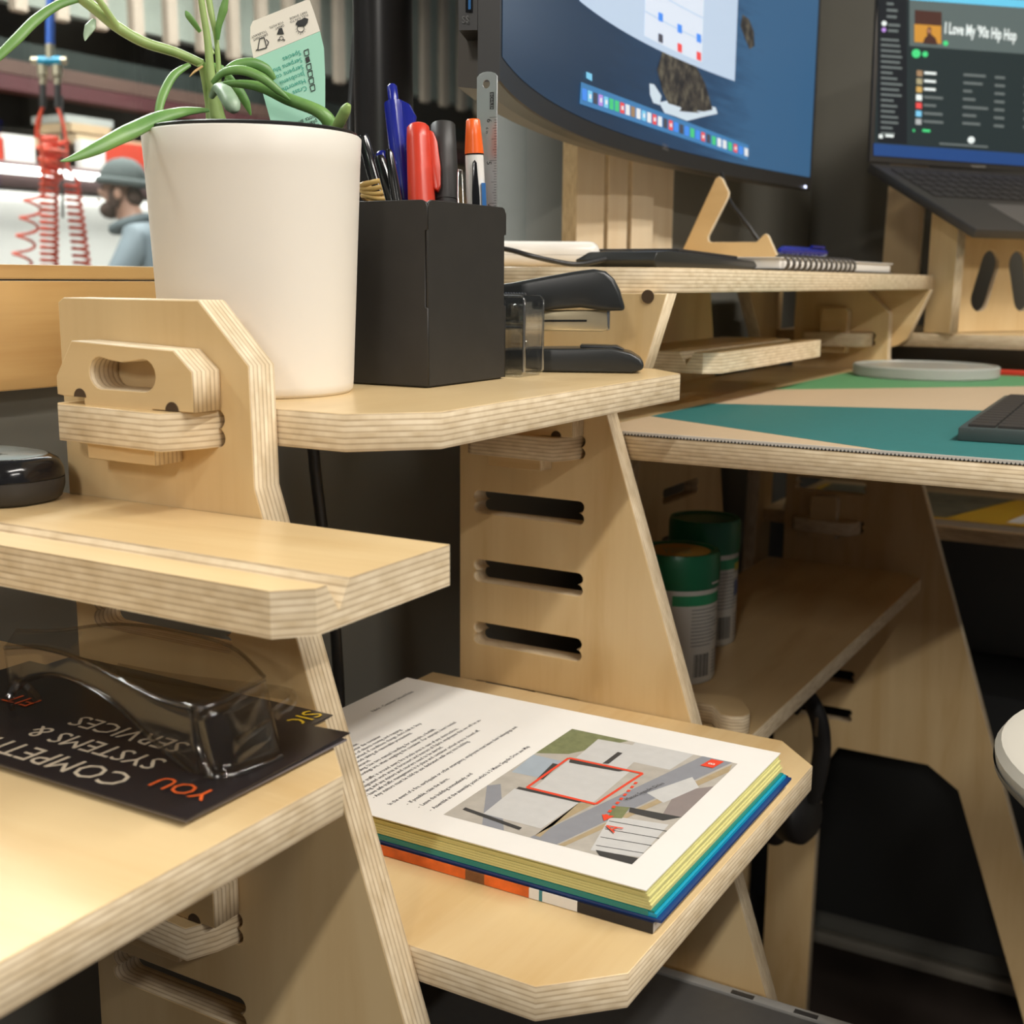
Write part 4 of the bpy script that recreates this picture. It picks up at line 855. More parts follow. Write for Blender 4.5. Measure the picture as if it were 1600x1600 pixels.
ls = MB().obox(lp(0.006, 0.012, 0.0001), lw_*(LWD-0.012), lu*0.20, lsn*0.0006).build('screen', emi('list_dark', (0.012, 0.020, 0.022), 0.8), lap)
Q = []
GR1 = emi('list_grey', (0.10, 0.12, 0.12)); GR2 = emi('list_side', (0.006, 0.008, 0.011)); HDR = emi('list_header', (0.075, 0.10, 0.10)); TXW = emi('list_white', (0.60, 0.66, 0.66)); GRN = emi('list_green', (0.05, 0.50, 0.17)); CYB = emi('bar_blue', (0.10, 0.42, 0.62)); NVY = emi('taskbar_navy', (0.012, 0.045, 0.16)); ORA = emi('cover_orange', (0.42, 0.20, 0.03)); DKR = emi('cover_dark', (0.05, 0.02, 0.015))
def pt(px4, m_, off, nx=1, ny=1): Q.append(patch(px4, m_, off, nx, ny, lap_at))
def rect(u0, v0, u1, v1, m_, off, sl=0.07): pt([(u0, v0), (u1, v0+(u1-u0)*sl), (u1, v1+(u1-u0)*sl), (u0, v1)], m_, off)
rect(1371, -5, 1416, 222, GR2, 0.0012); rect(1420, -5, 1640, 72, HDR, 0.0012); rect(1420, -12, 1640, 0, CYB, 0.0015)
rect(1364, 224, 1640, 243, NVY, 0.0013)
rect(1428, 16, 1470, 66, DKR, 0.0016); rect(1427, 38, 1469, 66, ORA, 0.0019); Q.append(blob([(1440, 68), (1443, 60), (1447, 56), (1446, 48), (1449, 42), (1453, 44), (1453, 54), (1460, 60), (1463, 70)], DKR, 0.0022, lap_at)); Q.append(blob([(1446, 50), (1449, 44), (1452, 48), (1451, 54)], emi('cover_skin', (0.30, 0.14, 0.08)), 0.0025, lap_at))
for u, v, rr_, m_ in ((1430, 84, 7, GRN), (1444, 85, 4.5, GRN), (1476, 68, 4, GRN), (1380, 37, 4, TXW), (1379.5, 47, 3.5, ICP), (1516, 219, 5.5, TXW)):
    Q.append(blob([(u+rr_*math.cos(2*math.pi*k/12), v+rr_*math.sin(2*math.pi*k/12)) for k in range(12)], m_, 0.0018, lap_at))
random.seed(5)
for k in range(18):
    v = 60+k*8.6; rect(1375, v, 1375+random.uniform(18, 34), v+3.5, GR1, 0.0016)
for k in range(3): rect(1384, 4+k*10, 1384+random.uniform(8, 18), 8+k*10, GR1, 0.0016)
rect(1386, 37, 1405, 41, GR1, 0.0016); rect(1386, 46, 1402, 50, GR1, 0.0016); rect(1372, 210, 1378, 216, TXW, 0.0016); rect(1382, 210, 1395, 214, TXW, 0.0016)
for k, m_ in enumerate((ICBR, emi('cov1', (0.28, 0.25, 0.15)), emi('cov2', (0.42, 0.27, 0.08)), TXW, ICR, ICL, emi('cov3', (0.3, 0.32, 0.33)))):
    v = 110+k*12.6; u = 1431-k*0.3; rect(u, v, u+9, v+9, m_, 0.0016); rect(u+12, v+2, u+12+random.uniform(16, 32), v+6, TXW if k < 3 else GR1, 0.0016); rect(u+73, v+5, u+73+random.uniform(14, 40), v+9, GR1, 0.0016); rect(u+122, v+9, u+138, v+13, GR1, 0.0016); rect(u+168, v+11, u+180, v+15, GR1, 0.0016)
rect(1425, 202, 1428, 206, GRN, 0.0016); rect(1440, 202, 1452, 206, GRN, 0.0016); rect(1466, 223, 1542, 226, GR1, 0.0018)
t0 = lap_at(1474, 52, 0.0018); rdl = (lap_at(1600, 65.5, 0.0018)-t0).normalized()
Q.append(text("I Love My '90s Hip Hop", 0.0205, TXW, t0, rdl, lu, sx=0.72, bold=0.0006))
Q.append(text('MACBOOK PRO', 0.0050, GR1, lap_at(1516, 262, 0.0018), rdl, lu, sx=0.8))
mk = Q.pop(); attach(mk, lap); mk.name = 'maker_mark'; mk.data.materials.clear(); mk.data.materials.append(mat('mark_silver', (0.35, 0.32, 0.28), 0.4))
join('screen_picture', Q, ls)
# plywood laptop stand: two side plates with capsule slots and a cross plate
stn = empty('laptop_stand', (LA.x+0.12, LA.y+0.03, 0.774), 'plywood laptop stand with capsule-shaped cut-outs', 'stand')
def standplate(name, o_, e1, hs, poly, holes, t=0.015):
    me = curve_mesh(name, poly, holes, t, 0.0006); e1 = Vector(e1).normalized(); e2 = Vector((0, 0, 1)); e3 = e1.cross(e2)
    M4 = Matrix((e1, e2, e3)).transposed().to_4x4(); M4.translation = Vector(o_)
    ob = bpy.data.objects.new(name, me); COL.objects.link(ob); me.materials.clear(); me.materials.append(PLYY)
    ob.matrix_world = M4; ob.location = M4.translation; ob.rotation_euler = M4.to_euler(); return attach(ob, stn)
def capsule(cx, cz, L_, r, ang):
    c, s = math.cos(ang), math.sin(ang); P = []
    for k in range(9):
        a = -math.pi/2+math.pi*k/8; P.append((L_/2+r*math.cos(a), r*math.sin(a)))
    for k in range(9):
        a = math.pi/2+math.pi*k/8; P.append((-L_/2+r*math.cos(a), r*math.sin(a)))
    return [(cx+x*c-y*s, cz+x*s+y*c) for x, y in P]
for off_ in (0.040, 0.245):
    o_ = LA+lw_*off_; o_.z = 0.7745
    ztop = LA.z-0.7745-0.0175; zfr = ztop-LDP*math.sin(tilt)
    standplate('side_plate', o_, lf_, 0, [(0.085, 0), (0.130, 0), (0.132, ztop-0.132*0.488-0.004), (0.085, ztop-0.085*0.488-0.004)], [])
p0 = LA+lw_*0.049+lf_*0.100; p0.z = 0.7745
standplate('cross_plate', p0, lw_, 0, [(0.0, 0.0), (0.187, 0.0), (0.187, 0.145), (0.0, 0.145)], [capsule(0.072, 0.068, 0.050, 0.0170, R(72)), capsule(0.140, 0.068, 0.050, 0.0170, R(108))], 0.007)
# plywood post behind
o = plate('plywood_post', [(-0.456, 0.7745), (-0.405, 0.7745), (-0.401, 1.02), (-0.452, 1.02)], 'y', 1.86, (), 0.018, PLYY); tag(o, 'narrow plywood post standing behind the monitor shelf end', 'post')
# ------------------------------------------------------------------ yellow magazine
yb = empty('magazine', (-0.3, 1.8, 0.5203), 'glossy yellow magazine on the back shelf below the desktop', 'magazine')
YEL = mat('cover_yellow', (0.78, 0.48, 0.04), 0.3, var=0.05); MIX = mat('cover_photo', (0.16, 0.15, 0.10), 0.3, var=0.9, scale=45)
MB().box((-0.53, 1.690, 0.5203), (0.02, 1.90, 0.528)).build('pages', PAPER, yb); MB().prism([(-0.53, 1.6895), (0.021, 1.6895), (0.021, 1.90), (-0.53, 1.90)], lambda a, c, t: (a, c, t), 0.5281, 0.5287).build('cover', YEL, yb)
flatpoly('cover_picture', [(-0.52, 1.71), (-0.31, 1.70), (-0.25, 1.90), (-0.52, 1.90)], 0.5288, 0.0002, MIX, yb)
flatpoly('white_stripe', [(-0.235, 1.71), (-0.215, 1.71), (-0.200, 1.82), (-0.215, 1.82)], 0.5288, 0.0002, PAPER, yb)
# ------------------------------------------------------------------ stack of papers on the document shelf
ZD = 0.5203
X0, X1, Y0, Y1 = -0.5165, -0.2245, 0.5235, 0.7345
mgz = empty('magazine', (-0.37, 0.63, ZD), 'magazine with an orange picture spine at the bottom of the paper stack', 'magazine')
MB().box((X0+0.004, Y0-0.0005, ZD), (X1+0.0045, Y1+0.004, ZD+0.0050)).build('pages', mat('magazine_pages', (0.60, 0.57, 0.54), 0.6, var=0.06, scale=200), mgz)
SPI = [(X0+0.004, -0.400, mat('spine_orange', (0.75, 0.14, 0.02), 0.35, var=0.5, scale=110)), (-0.400, -0.330, mat('spine_orange', (0.75, 0.14, 0.02), 0.35)), (-0.330, -0.318, mat('spine_brown', (0.20, 0.08, 0.03), 0.4, var=0.6, scale=150)), (-0.318, -0.2905, mat('spine_orange', (0.75, 0.14, 0.02), 0.35)), (-0.2905, -0.2845, PAPER), (-0.2845, -0.2825, mat('spine_teal', (0.04, 0.22, 0.26), 0.4)), (-0.2825, -0.2620, PAPER), (-0.2620, X1+0.0047, mat('spine_dark', (0.018, 0.016, 0.018), 0.4))]
b = MB(); ml = []
for k, (a, c, m_) in enumerate(SPI):
    b.k = k; ml.append(m_); b.box((a, Y0-0.0011, ZD+0.0001), (c, Y0-0.0005, ZD+0.0058))
b.build('spine', ml, mgz)
MB().box((X0+0.004, Y0-0.0005, ZD+0.0050), (X1+0.0045, Y1+0.004, ZD+0.0058)).build('cover', mat('cover_dark_blue', (0.015, 0.02, 0.05), 0.35), mgz)
fol = empty('plastic_folder', (-0.37, 0.63, ZD+0.006), 'teal and cyan plastic folder in the middle of the paper stack', 'folder')
TEALP = mat('folder_teal', (0.01, 0.22, 0.20), 0.25); CYANP = mat('folder_cyan', (0.01, 0.34, 0.52), 0.25); NAVYP = mat('folder_navy', (0.012, 0.045, 0.18), 0.25)
MB().box((X0, Y0+0.0005, ZD+0.0060), (X1+0.0085, Y1-0.002, ZD+0.0075)).build('lower_sheet', NAVYP, fol)
b = MB(); b.box((X0, Y0+0.0015, ZD+0.0076), (X1+0.0055, Y1-0.004, ZD+0.0096)); b.build('middle_sheet', CYANP, fol)
b = MB(); b.box((X0, Y0+0.0010, ZD+0.0077), (X1+0.001, Y0+0.0016, ZD+0.0106)); b.build('front_edge', TEALP, fol)
MB().box((X0, Y0+0.0018, ZD+0.0097), (X1+0.004, Y1-0.005, ZD+0.0107)).build('upper_sheet', TEALP, fol)
yp = empty('yellow_papers', (-0.37, 0.63, ZD+0.0109), 'thick block of pale yellow papers below the printed page', 'papers')
YELP = mat('pale_yellow_paper', (0.66, 0.62, 0.26), 0.7, var=0.05, scale=120)
random.seed(11)
for k in range(7):
    z0 = ZD+0.0109+k*0.00145; dx = random.uniform(-0.0008, 0.0008)+0.0022-0.0003*k; dy = random.uniform(-0.0006, 0.0006)
    MB().box((X0+0.002, Y0+0.0015+dy, z0), (X1+dx, Y1-0.003+dy, z0+0.00125)).build('paper_sheaf', YELP, yp)
ZP = ZD+0.0212
pg = empty('printed_page', (-0.37, 0.63, ZP), 'white printed safety sheet with an aerial photo on top of the stack', 'document')
MB().box((X0, Y0, ZP), (X1, Y1, ZP+0.0005)).build('sheet', PAPER, pg)
ZI = ZP+0.00056
INK = mat('document_ink', (0.03, 0.03, 0.035), 0.7, var=0)
DP = []
def line(s, x, y, size, mt=INK): DP.append(text(s, size, mt, (x, y, ZI), (0, 1, 0), (-1, 0, 0), sx=0.95, bold=0.00008))
line('Fabric - Container Unload Rules', -0.4930, 0.6600, 0.0040)
ls_ = ["- is important before doing anything else.", "Open containers in single. Don't enter the container", "the container if there is any risk of objects moving and trapping",
       "- look hard for risks as you unload. If conditions change, don't risk it. Stop", "prevent and repeat the work taking all reasonable precautions.", "- if it isn't felt it is unsecured.",
       "- possible, do handling. Use two manual handling, for example, a forklift.", "- ensure your footings are, when weighing the container. For example, been loaded", "",
       "- container traffic is around every fire trucks area in case of any obstructions.", "- all designated work area at forecourt and instruct all Fabric employees that we will be un-", "loading and any visitors and couriers need to be alerted.", "- have safe traffic management is in place and container unload area is closed off.", "- Any visitors must be told to use dedicated walk way into building."]
xx = -0.4650
for s in ls_:
    if s: line(s, xx, 0.5430, 0.00405)
    xx += 0.0047 if s else 0.003
line('In the event of a fire, earthquake or other emergency, employees must leave their belongings and:', -0.3920, 0.5400, 0.0039)
line('-  If possible, raise the alarm.', -0.3835, 0.5455, 0.0040); line('-  Leave the building immediately, and', -0.3755, 0.5455, 0.0040)
line('-  Assemble at the assembly point which is 5 Matos Segedin Drive see Map', -0.3675, 0.5455, 0.0040)
join('printed_text', DP, pg)
# aerial photograph printed on the page, drawn as flat fields
PHX0, PHX1, PHY0, PHY1 = -0.3590, -0.2420, 0.5450, 0.7030
AE = []
def fld(pts, m_, k): AE.append(MB().quad(*[(PHX0+(PHX1-PHX0)*b_, PHY0+(PHY1-PHY0)*a, ZI+0.000012*(len(AE)+1)) for a, b_ in pts]).build('f', m_))
GRD = mat('photo_ground', (0.46, 0.43, 0.38), 0.6, var=0.25, scale=90); ROOF = mat('photo_roof_light', (0.58, 0.58, 0.57), 0.6, var=0.08, scale=120); RFB = mat('photo_roof_blue', (0.36, 0.42, 0.48), 0.6, var=0.1, scale=100)
ROAD = mat('photo_road', (0.27, 0.28, 0.31), 0.6, var=0.08, scale=150); GRS = mat('photo_grass', (0.19, 0.21, 0.10), 0.6, var=0.35, scale=220); SHD = mat('photo_dark', (0.05, 0.05, 0.05), 0.6, var=0.3); RFR = mat('photo_roof_brown', (0.27, 0.23, 0.22), 0.6, var=0.08, scale=120); TANP = mat('photo_tan', (0.42, 0.33, 0.20), 0.6, var=0.2, scale=120); REDP = mat('photo_red', (0.80, 0.07, 0.03), 0.6, var=0)
fld([(0, 0), (1, 0), (1, 1), (0, 1)], GRD, 0)
fld([(0.68, 0.0), (1, 0), (1, 0.36), (0.74, 0.16)], GRS, 1); fld([(0.0, 0.22), (0.30, 0.0), (0.34, 0.05), (0.0, 0.34)], ROAD, 1)
fld([(0.46, 0.02), (0.66, 0.0), (0.66, 0.18), (0.47, 0.20)], RFB, 1)
fld([(0.72, 0.22), (0.95, 0.20), (0.97, 0.50), (0.72, 0.52)], ROOF, 1); fld([(0.80, 0.42), (1.0, 0.40), (1.0, 0.75), (0.80, 0.72)], ROOF, 2)
fld([(0.36, 0.22), (0.68, 0.20), (0.70, 0.55), (0.36, 0.56)], ROOF, 2); fld([(0.08, 0.16), (0.33, 0.14), (0.35, 0.50), (0.08, 0.48)], ROOF, 1)
fld([(0.0, 0.62), (0.0, 0.48), (1.0, 0.80), (1.0, 0.97)], ROAD, 3); fld([(0.02, 0.52), (0.34, 0.50), (0.36, 0.57), (0.02, 0.49)], TANP, 2)
fld([(0.0, 0.66), (0.0, 0.63), (0.98, 0.98), (0.90, 1.0)], TANP, 3)
fld([(0.36, 0.92), (0.62, 0.86), (0.74, 1.0), (0.42, 1.0)], RFR, 4); fld([(0.02, 0.78), (0.30, 0.70), (0.34, 0.98), (0.06, 1.0)], ROOF, 4); fld([(0.55, 0.74), (0.78, 0.86), (0.70, 0.94), (0.50, 0.86)], ROOF, 3)
for k in range(4): fld([(0.06+k*0.065, 0.78-k*0.02), (0.065+k*0.065, 0.78-k*0.02), (0.095+k*0.065, 1.0), (0.09+k*0.065, 1.0)], SHD, 5)
fld([(0.28, 0.70), (0.38, 0.66), (0.40, 0.74), (0.30, 0.76)], GRS, 5); fld([(0.36, 0.76), (0.40, 0.74), (0.42, 1.0), (0.36, 0.94)], SHD, 5)
fld([(0.0, 0.84), (0.03, 0.80), (0.05, 1.0), (0.0, 1.0)], SHD, 5)
fld([(0.66, 0.22), (0.70, 0.20), (0.70, 0.52), (0.68, 0.50)], SHD, 5); fld([(0.33, 0.15), (0.35, 0.15), (0.37, 0.52), (0.34, 0.50)], SHD, 5); fld([(0.07, 0.05), (0.09, 0.05), (0.05, 0.40), (0.03, 0.40)], SHD, 5)
fld([(0.45, 0.18), (0.62, 0.15), (0.62, 0.19), (0.46, 0.21)], SHD, 5); fld([(0.72, 0.38), (0.86, 0.38), (0.86, 0.41), (0.73, 0.41)], SHD, 5)
def redline(p, q, w_=0.008, m_=REDP):
    dx, dy = q[0]-p[0], q[1]-p[1]; l = math.hypot(dx, dy); nx, ny = -dy/l*w_, dx/l*w_
    fld([(p[0]+nx, p[1]+ny), (q[0]+nx, q[1]+ny), (q[0]-nx, q[1]-ny), (p[0]-nx, p[1]-ny)], m_, 7)
BX = [(0.36, 0.19), (0.70, 0.19), (0.71, 0.62), (0.36, 0.58)]
for i in range(4): redline(BX[i], BX[(i+1) % 4])
for k in range(9):
    p = (0.62-0.040*k, 0.64+0.005*k); redline(p, (p[0]-0.020, p[1]+0.003), 0.008)
fld([(0.29, 0.66), (0.245, 0.70), (0.30, 0.72)], REDP, 7); fld([(0.90, 0.84), (0.985, 0.86), (0.985, 0.93), (0.90, 0.91)], REDP, 7)
fx = lambda a, b_: (PHX0+(PHX1-PHX0)*b_, PHY0+(PHY1-PHY0)*a, ZI+0.0010)
AE.append(text('A', 0.013, REDP, fx(0.17, 0.80), (0.25, 0.97, 0), (-0.97, 0.25, 0)))
AE.append(text('Matos Segedin Drive', 0.0042, INK, fx(0.44, 0.70), (0.26, 0.965, 0), (-0.965, 0.26, 0)))
AE.append(text('B', 0.006, PAPER, fx(0.92, 0.905), (0, 1, 0), (-1, 0, 0)))
join('aerial_photo', AE, pg)

# ------------------------------------------------------------------ leaflets, safety glasses, device
ZL = 0.6383
DARKP = mat('leaflet_black', (0.016, 0.013, 0.015), 0.32, var=0.15, scale=60)
def leaflet(name, x0, x1, y0, y1, z, t, m_, label, lift=0.0):
    o = empty(name, ((x0+x1)/2, (y0+y1)/2, z), label, 'leaflet', 'leaflets on the left shelf')
    b = MB(); n = 10; v = []
    for i in range(n+1):
        x = x0+(x1-x0)*i/n; h = lift*max(0, (i/n-0.6)/0.4)**2
        for j in range(2):
            y = (y0, y1)[j]; hh = h*(1.0 if j else 0.15); v += [(x, y, z+hh), (x, y, z+hh+t)]
    f = []
    for i in range(n):
        a, c = 4*i, 4*(i+1); f += [(a+1, c+1, c+3, a+3), (a, a+2, c+2, c), (a, c, c+1, a+1), (a+2, a+3, c+3, c+2)]
    f += [(0, 1, 3, 2), (4*n, 4*n+2, 4*n+3, 4*n+1)]
    b.add(v, f).build('cover', m_, o, smooth=30)
    MB().box((x0+0.001, y0+0.0008, z-0.0009), (x1-0.001, y1-0.001, z-0.0001)).build('inner_pages', mat('leaflet_inner', (0.16, 0.14, 0.15), 0.5), o)
    return o
lf2 = leaflet('leaflet', -0.520, -0.345, 0.335, 0.4305, ZL+0.0010, 0.0005, DARKP, 'dark leaflet with yellow lettering lying underneath near the side panel')
YLW = mat('print_yellow', (0.68, 0.46, 0.02), 0.4, var=0); CRM = mat('print_cream', (0.55, 0.47, 0.36), 0.4, var=0); ORP = mat('print_orange', (0.75, 0.12, 0.02), 0.4, var=0)
text('SIGN', 0.0150, YLW, (-0.3585, 0.4290, ZL+0.00175), (0, -1, 0), (1, 0, 0), lf2)
lf1 = leaflet('leaflet', -0.528, -0.3180, 0.3095, 0.4085, ZL+0.0026, 0.0006, DARKP, 'black leaflet with large cream capitals under the safety glasses', lift=0.0022)
LT = []
LT.append(text('COMPETITIVE', 0.0185, CRM, (-0.3635, 0.3290, ZL+0.0035), (-1, 0, 0), (0, -1, 0), sx=1.0)); LT.append(text('SYSTEMS &', 0.0165, CRM, (-0.3650, 0.3475, ZL+0.0035), (-1, 0, 0), (0, -1, 0)))
LT.append(text('SERVICES', 0.0165, CRM, (-0.3700, 0.3660, ZL+0.0035), (-1, 0, 0), (0, -1, 0)))
LT.append(text('YOU', 0.0140, ORP, (-0.3235, 0.3330, ZL+0.0044), (-1, 0, 0), (0, -1, 0))); LT.append(text('FIT', 0.0140, ORP, (-0.470, 0.3700, ZL+0.0035), (-1, 0, 0), (0, -1, 0)))
for k_, o_ in enumerate(LT): attach(o_, lf1); o_.name = 'printed_word'

GL = clear('safety_lens', (0.91, 0.90, 0.88), 0.12, 0.06, 0.14); GLE = clear('safety_edge', (0.80, 0.78, 0.75), 0.3, 0.15, 0.16)
ZG = ZL+0.0040
sg = empty('safety_glasses', (-0.39, 0.36, ZG), 'clear wraparound safety glasses resting on the black leaflet', 'glasses')
YG = 0.3470
def gp(u, v, y=YG): return at(u, v, y=y)
def sheet(name, top, bot, n=6, t=0.0014, mt=GL):
    A_ = spline(top, n); B_ = spline(bot, n); m_ = 5; v = []
    for a, c in zip(A_, B_):
        for k in range(m_+1): v.append(a.lerp(c, k/m_))
    N_ = len(A_); f = [(i*(m_+1)+j, (i+1)*(m_+1)+j, (i+1)*(m_+1)+j+1, i*(m_+1)+j+1) for i in range(N_-1) for j in range(m_)]
    o = MB().add(v, f).build(name, mt, sg, smooth=60)
    md = o.modifiers.new('thickness', 'SOLIDIFY'); md.thickness = t; md.offset = 0
    return o
def edge(name, pts, r, n=6): return MB().tube(spline(pts, n), r, 6).build(name, GLE, sg, smooth=60)
# front lens: from beyond the nose (left) to the right hinge corner
tl = [gp(8, 1012, 0.352), gp(60, 1012, 0.349), gp(120, 1028, 0.346), gp(190, 1062, 0.344), gp(250, 1092, 0.343), gp(300, 1106, 0.343)]
bl = [gp(18, 1085, 0.352), gp(45, 1062, 0.349), gp(95, 1056, 0.346), gp(170, 1092, 0.344), gp(240, 1158, 0.343), gp(312, 1218, 0.3430)]
sheet('front_lens', tl, bl); edge('upper_rim', tl, 0.0011); edge('lower_rim', bl, 0.0012)
# brow shelf leaning back
bk = [at(25, 985, y=0.392), at(90, 985, y=0.400), at(180, 975, y=0.405), at(270, 985, y=0.405), at(360, 1010, y=0.402), at(413, 1058, y=0.388)]
tl2 = tl[:5]+[gp(318, 1104, 0.3435)]
sheet('brow_guard', bk, [gp(8, 1012, 0.352), gp(70, 1013, 0.3485), gp(150, 1042, 0.345), gp(230, 1083, 0.3435), gp(290, 1105, 0.343), gp(330, 1100, 0.346)]); edge('brow_rim', bk, 0.0009)
# side shield box
st_ = [gp(300, 1108, 0.343), gp(318, 1106, 0.3425), gp(360, 1090, 0.355), gp(413, 1062, 0.386)]
sb_ = [gp(312, 1218, 0.343), Vector((-0.3345, 0.3420, ZG+0.001)), Vector((-0.3275, 0.3520, ZG+0.001)), Vector((-0.3255, 0.3720, ZG+0.001))]
sheet('side_shield', st_, sb_); edge('shield_rim', sb_, 0.0014); edge('shield_upper_rim', st_, 0.0010)
MB().prism([(0.346, ZG+0.006), (0.366, ZG+0.006), (0.368, ZG+0.019), (0.346, ZG+0.017)], lambda a, c, t: (t, a, c), -0.3290, -0.3255).build('vent_box', GL, sg, bevel=0.0012)
edge('corner_post', [gp(302, 1110, 0.343), gp(307, 1160, 0.343), Vector((-0.3365, 0.3420, ZG+0.0012))], 0.0013)
tm = [Vector((-0.3275, 0.372, ZG+0.020)), Vector((-0.338, 0.395, ZG+0.018)), Vector((-0.370, 0.413, ZG+0.010)), Vector((-0.43, 0.418, ZG+0.003)), Vector((-0.47, 0.416, ZG+0.0025))]
MB().tube(spline(tm, 8), 0.0032, 8, 0.5, flatdir=(0, 1, 0)).build('temple', GL, sg, smooth=60)
edge('nose_pad', [gp(14, 1090, 0.350), gp(26, 1068, 0.354), gp(44, 1075, 0.358), gp(60, 1095, 0.360)], 0.0022)
# foot of the nose bridge reaching down to the leaflet
edge('nose_rim', [gp(16, 1082, 0.352), gp(18, 1105, 0.353), Vector((gp(22, 1120, 0.354).x, 0.354, ZG+0.001))], 0.0014)
# small black device on the grooved ledge
dv = empty('black_device', (-0.535, 0.412, 0.728), 'rounded glossy black gadget with grey label at the left edge', 'gadget')
dc = Vector((-0.5405, 0.402, 0.7283)); dxv = Vector((1, 0, 0)); dyv = Vector((0, 1, 0))
def sup(a, bx, by): return (bx*math.copysign(abs(math.cos(a))**0.75, math.cos(a)), by*math.copysign(abs(math.sin(a))**0.75, math.sin(a)))
def oval(prof, name, m_):
    b = MB(); n = 48; v = []
    for s, h in prof:
        for k in range(n):
            px_, py_ = sup(2*math.pi*k/n, 0.0400*s+0.0, 0.0275*s); v.append(dc+Vector((px_, py_, h)))
    f = [(i*n+j, i*n+(j+1) % n, (i+1)*n+(j+1) % n, (i+1)*n+j) for i in range(len(prof)-1) for j in range(n)]+[tuple(range(n-1, -1, -1)), tuple((len(prof)-1)*n+j for j in range(n))]
    return b.add(v, f).build(name, m_, dv, smooth=50)
oval([(0.88, 0.0), (0.95, 0.002), (1.0, 0.008), (1.0, 0.0118)], 'lower_shell', BLKS); oval([(0.985, 0.0118), (0.985, 0.0124)], 'seam', BLKG); oval([(1.0, 0.0124), (0.99, 0.0165), (0.93, 0.0208), (0.82, 0.0228), (0.80, 0.0229)], 'upper_shell', BLKG)
oval([(0.79, 0.02295), (0.78, 0.0233)], 'label_plate', mat('device_grey', (0.30, 0.36, 0.37), 0.3))
text('stud sensor', 0.008, INKB, (-0.562, 0.398, 0.7283+0.0234), (1, 0, 0), (0, 1, 0), dv)

# ------------------------------------------------------------------ below and behind
lb2 = empty('closed_laptop', (-0.3, 0.65, 0.33), 'flat grey device with slotted light rim lying below the document shelf', 'device')
SG = mat('space_grey', (0.085, 0.082, 0.078), 0.5, 0.2, var=0.12, scale=160); LGE = mat('light_rim_grey', (0.30, 0.29, 0.27), 0.4, 0.2)
MB().box((-0.50, 0.50, 0.309), (-0.10, 0.787, 0.3285)).build('body', SG, lb2, bevel=0.003)
MB().box((-0.50, 0.7872, 0.311), (-0.10, 0.7965, 0.3295)).build('rim', LGE, lb2, bevel=0.0015)
for x in (-0.269, -0.222, -0.17): MB().box((x, 0.7880, 0.3290), (x+0.017, 0.7925, 0.3298)).build('slot', BLKS, lb2)
MB().box((-0.43, 0.535, 0.3286), (-0.39, 0.56, 0.3289)).build('badge', LGE, lb2)
sh = plate('bottom_shelf', [(-0.518, 0.4525), (-0.175, 0.4525), (-0.175, 0.812), (-0.518, 0.812)], 'z', 0.3085, (), 0.018, PLYY); tag(sh, 'lowest plywood shelf under the grey device', 'shelf', 'plywood shelves of the desk')
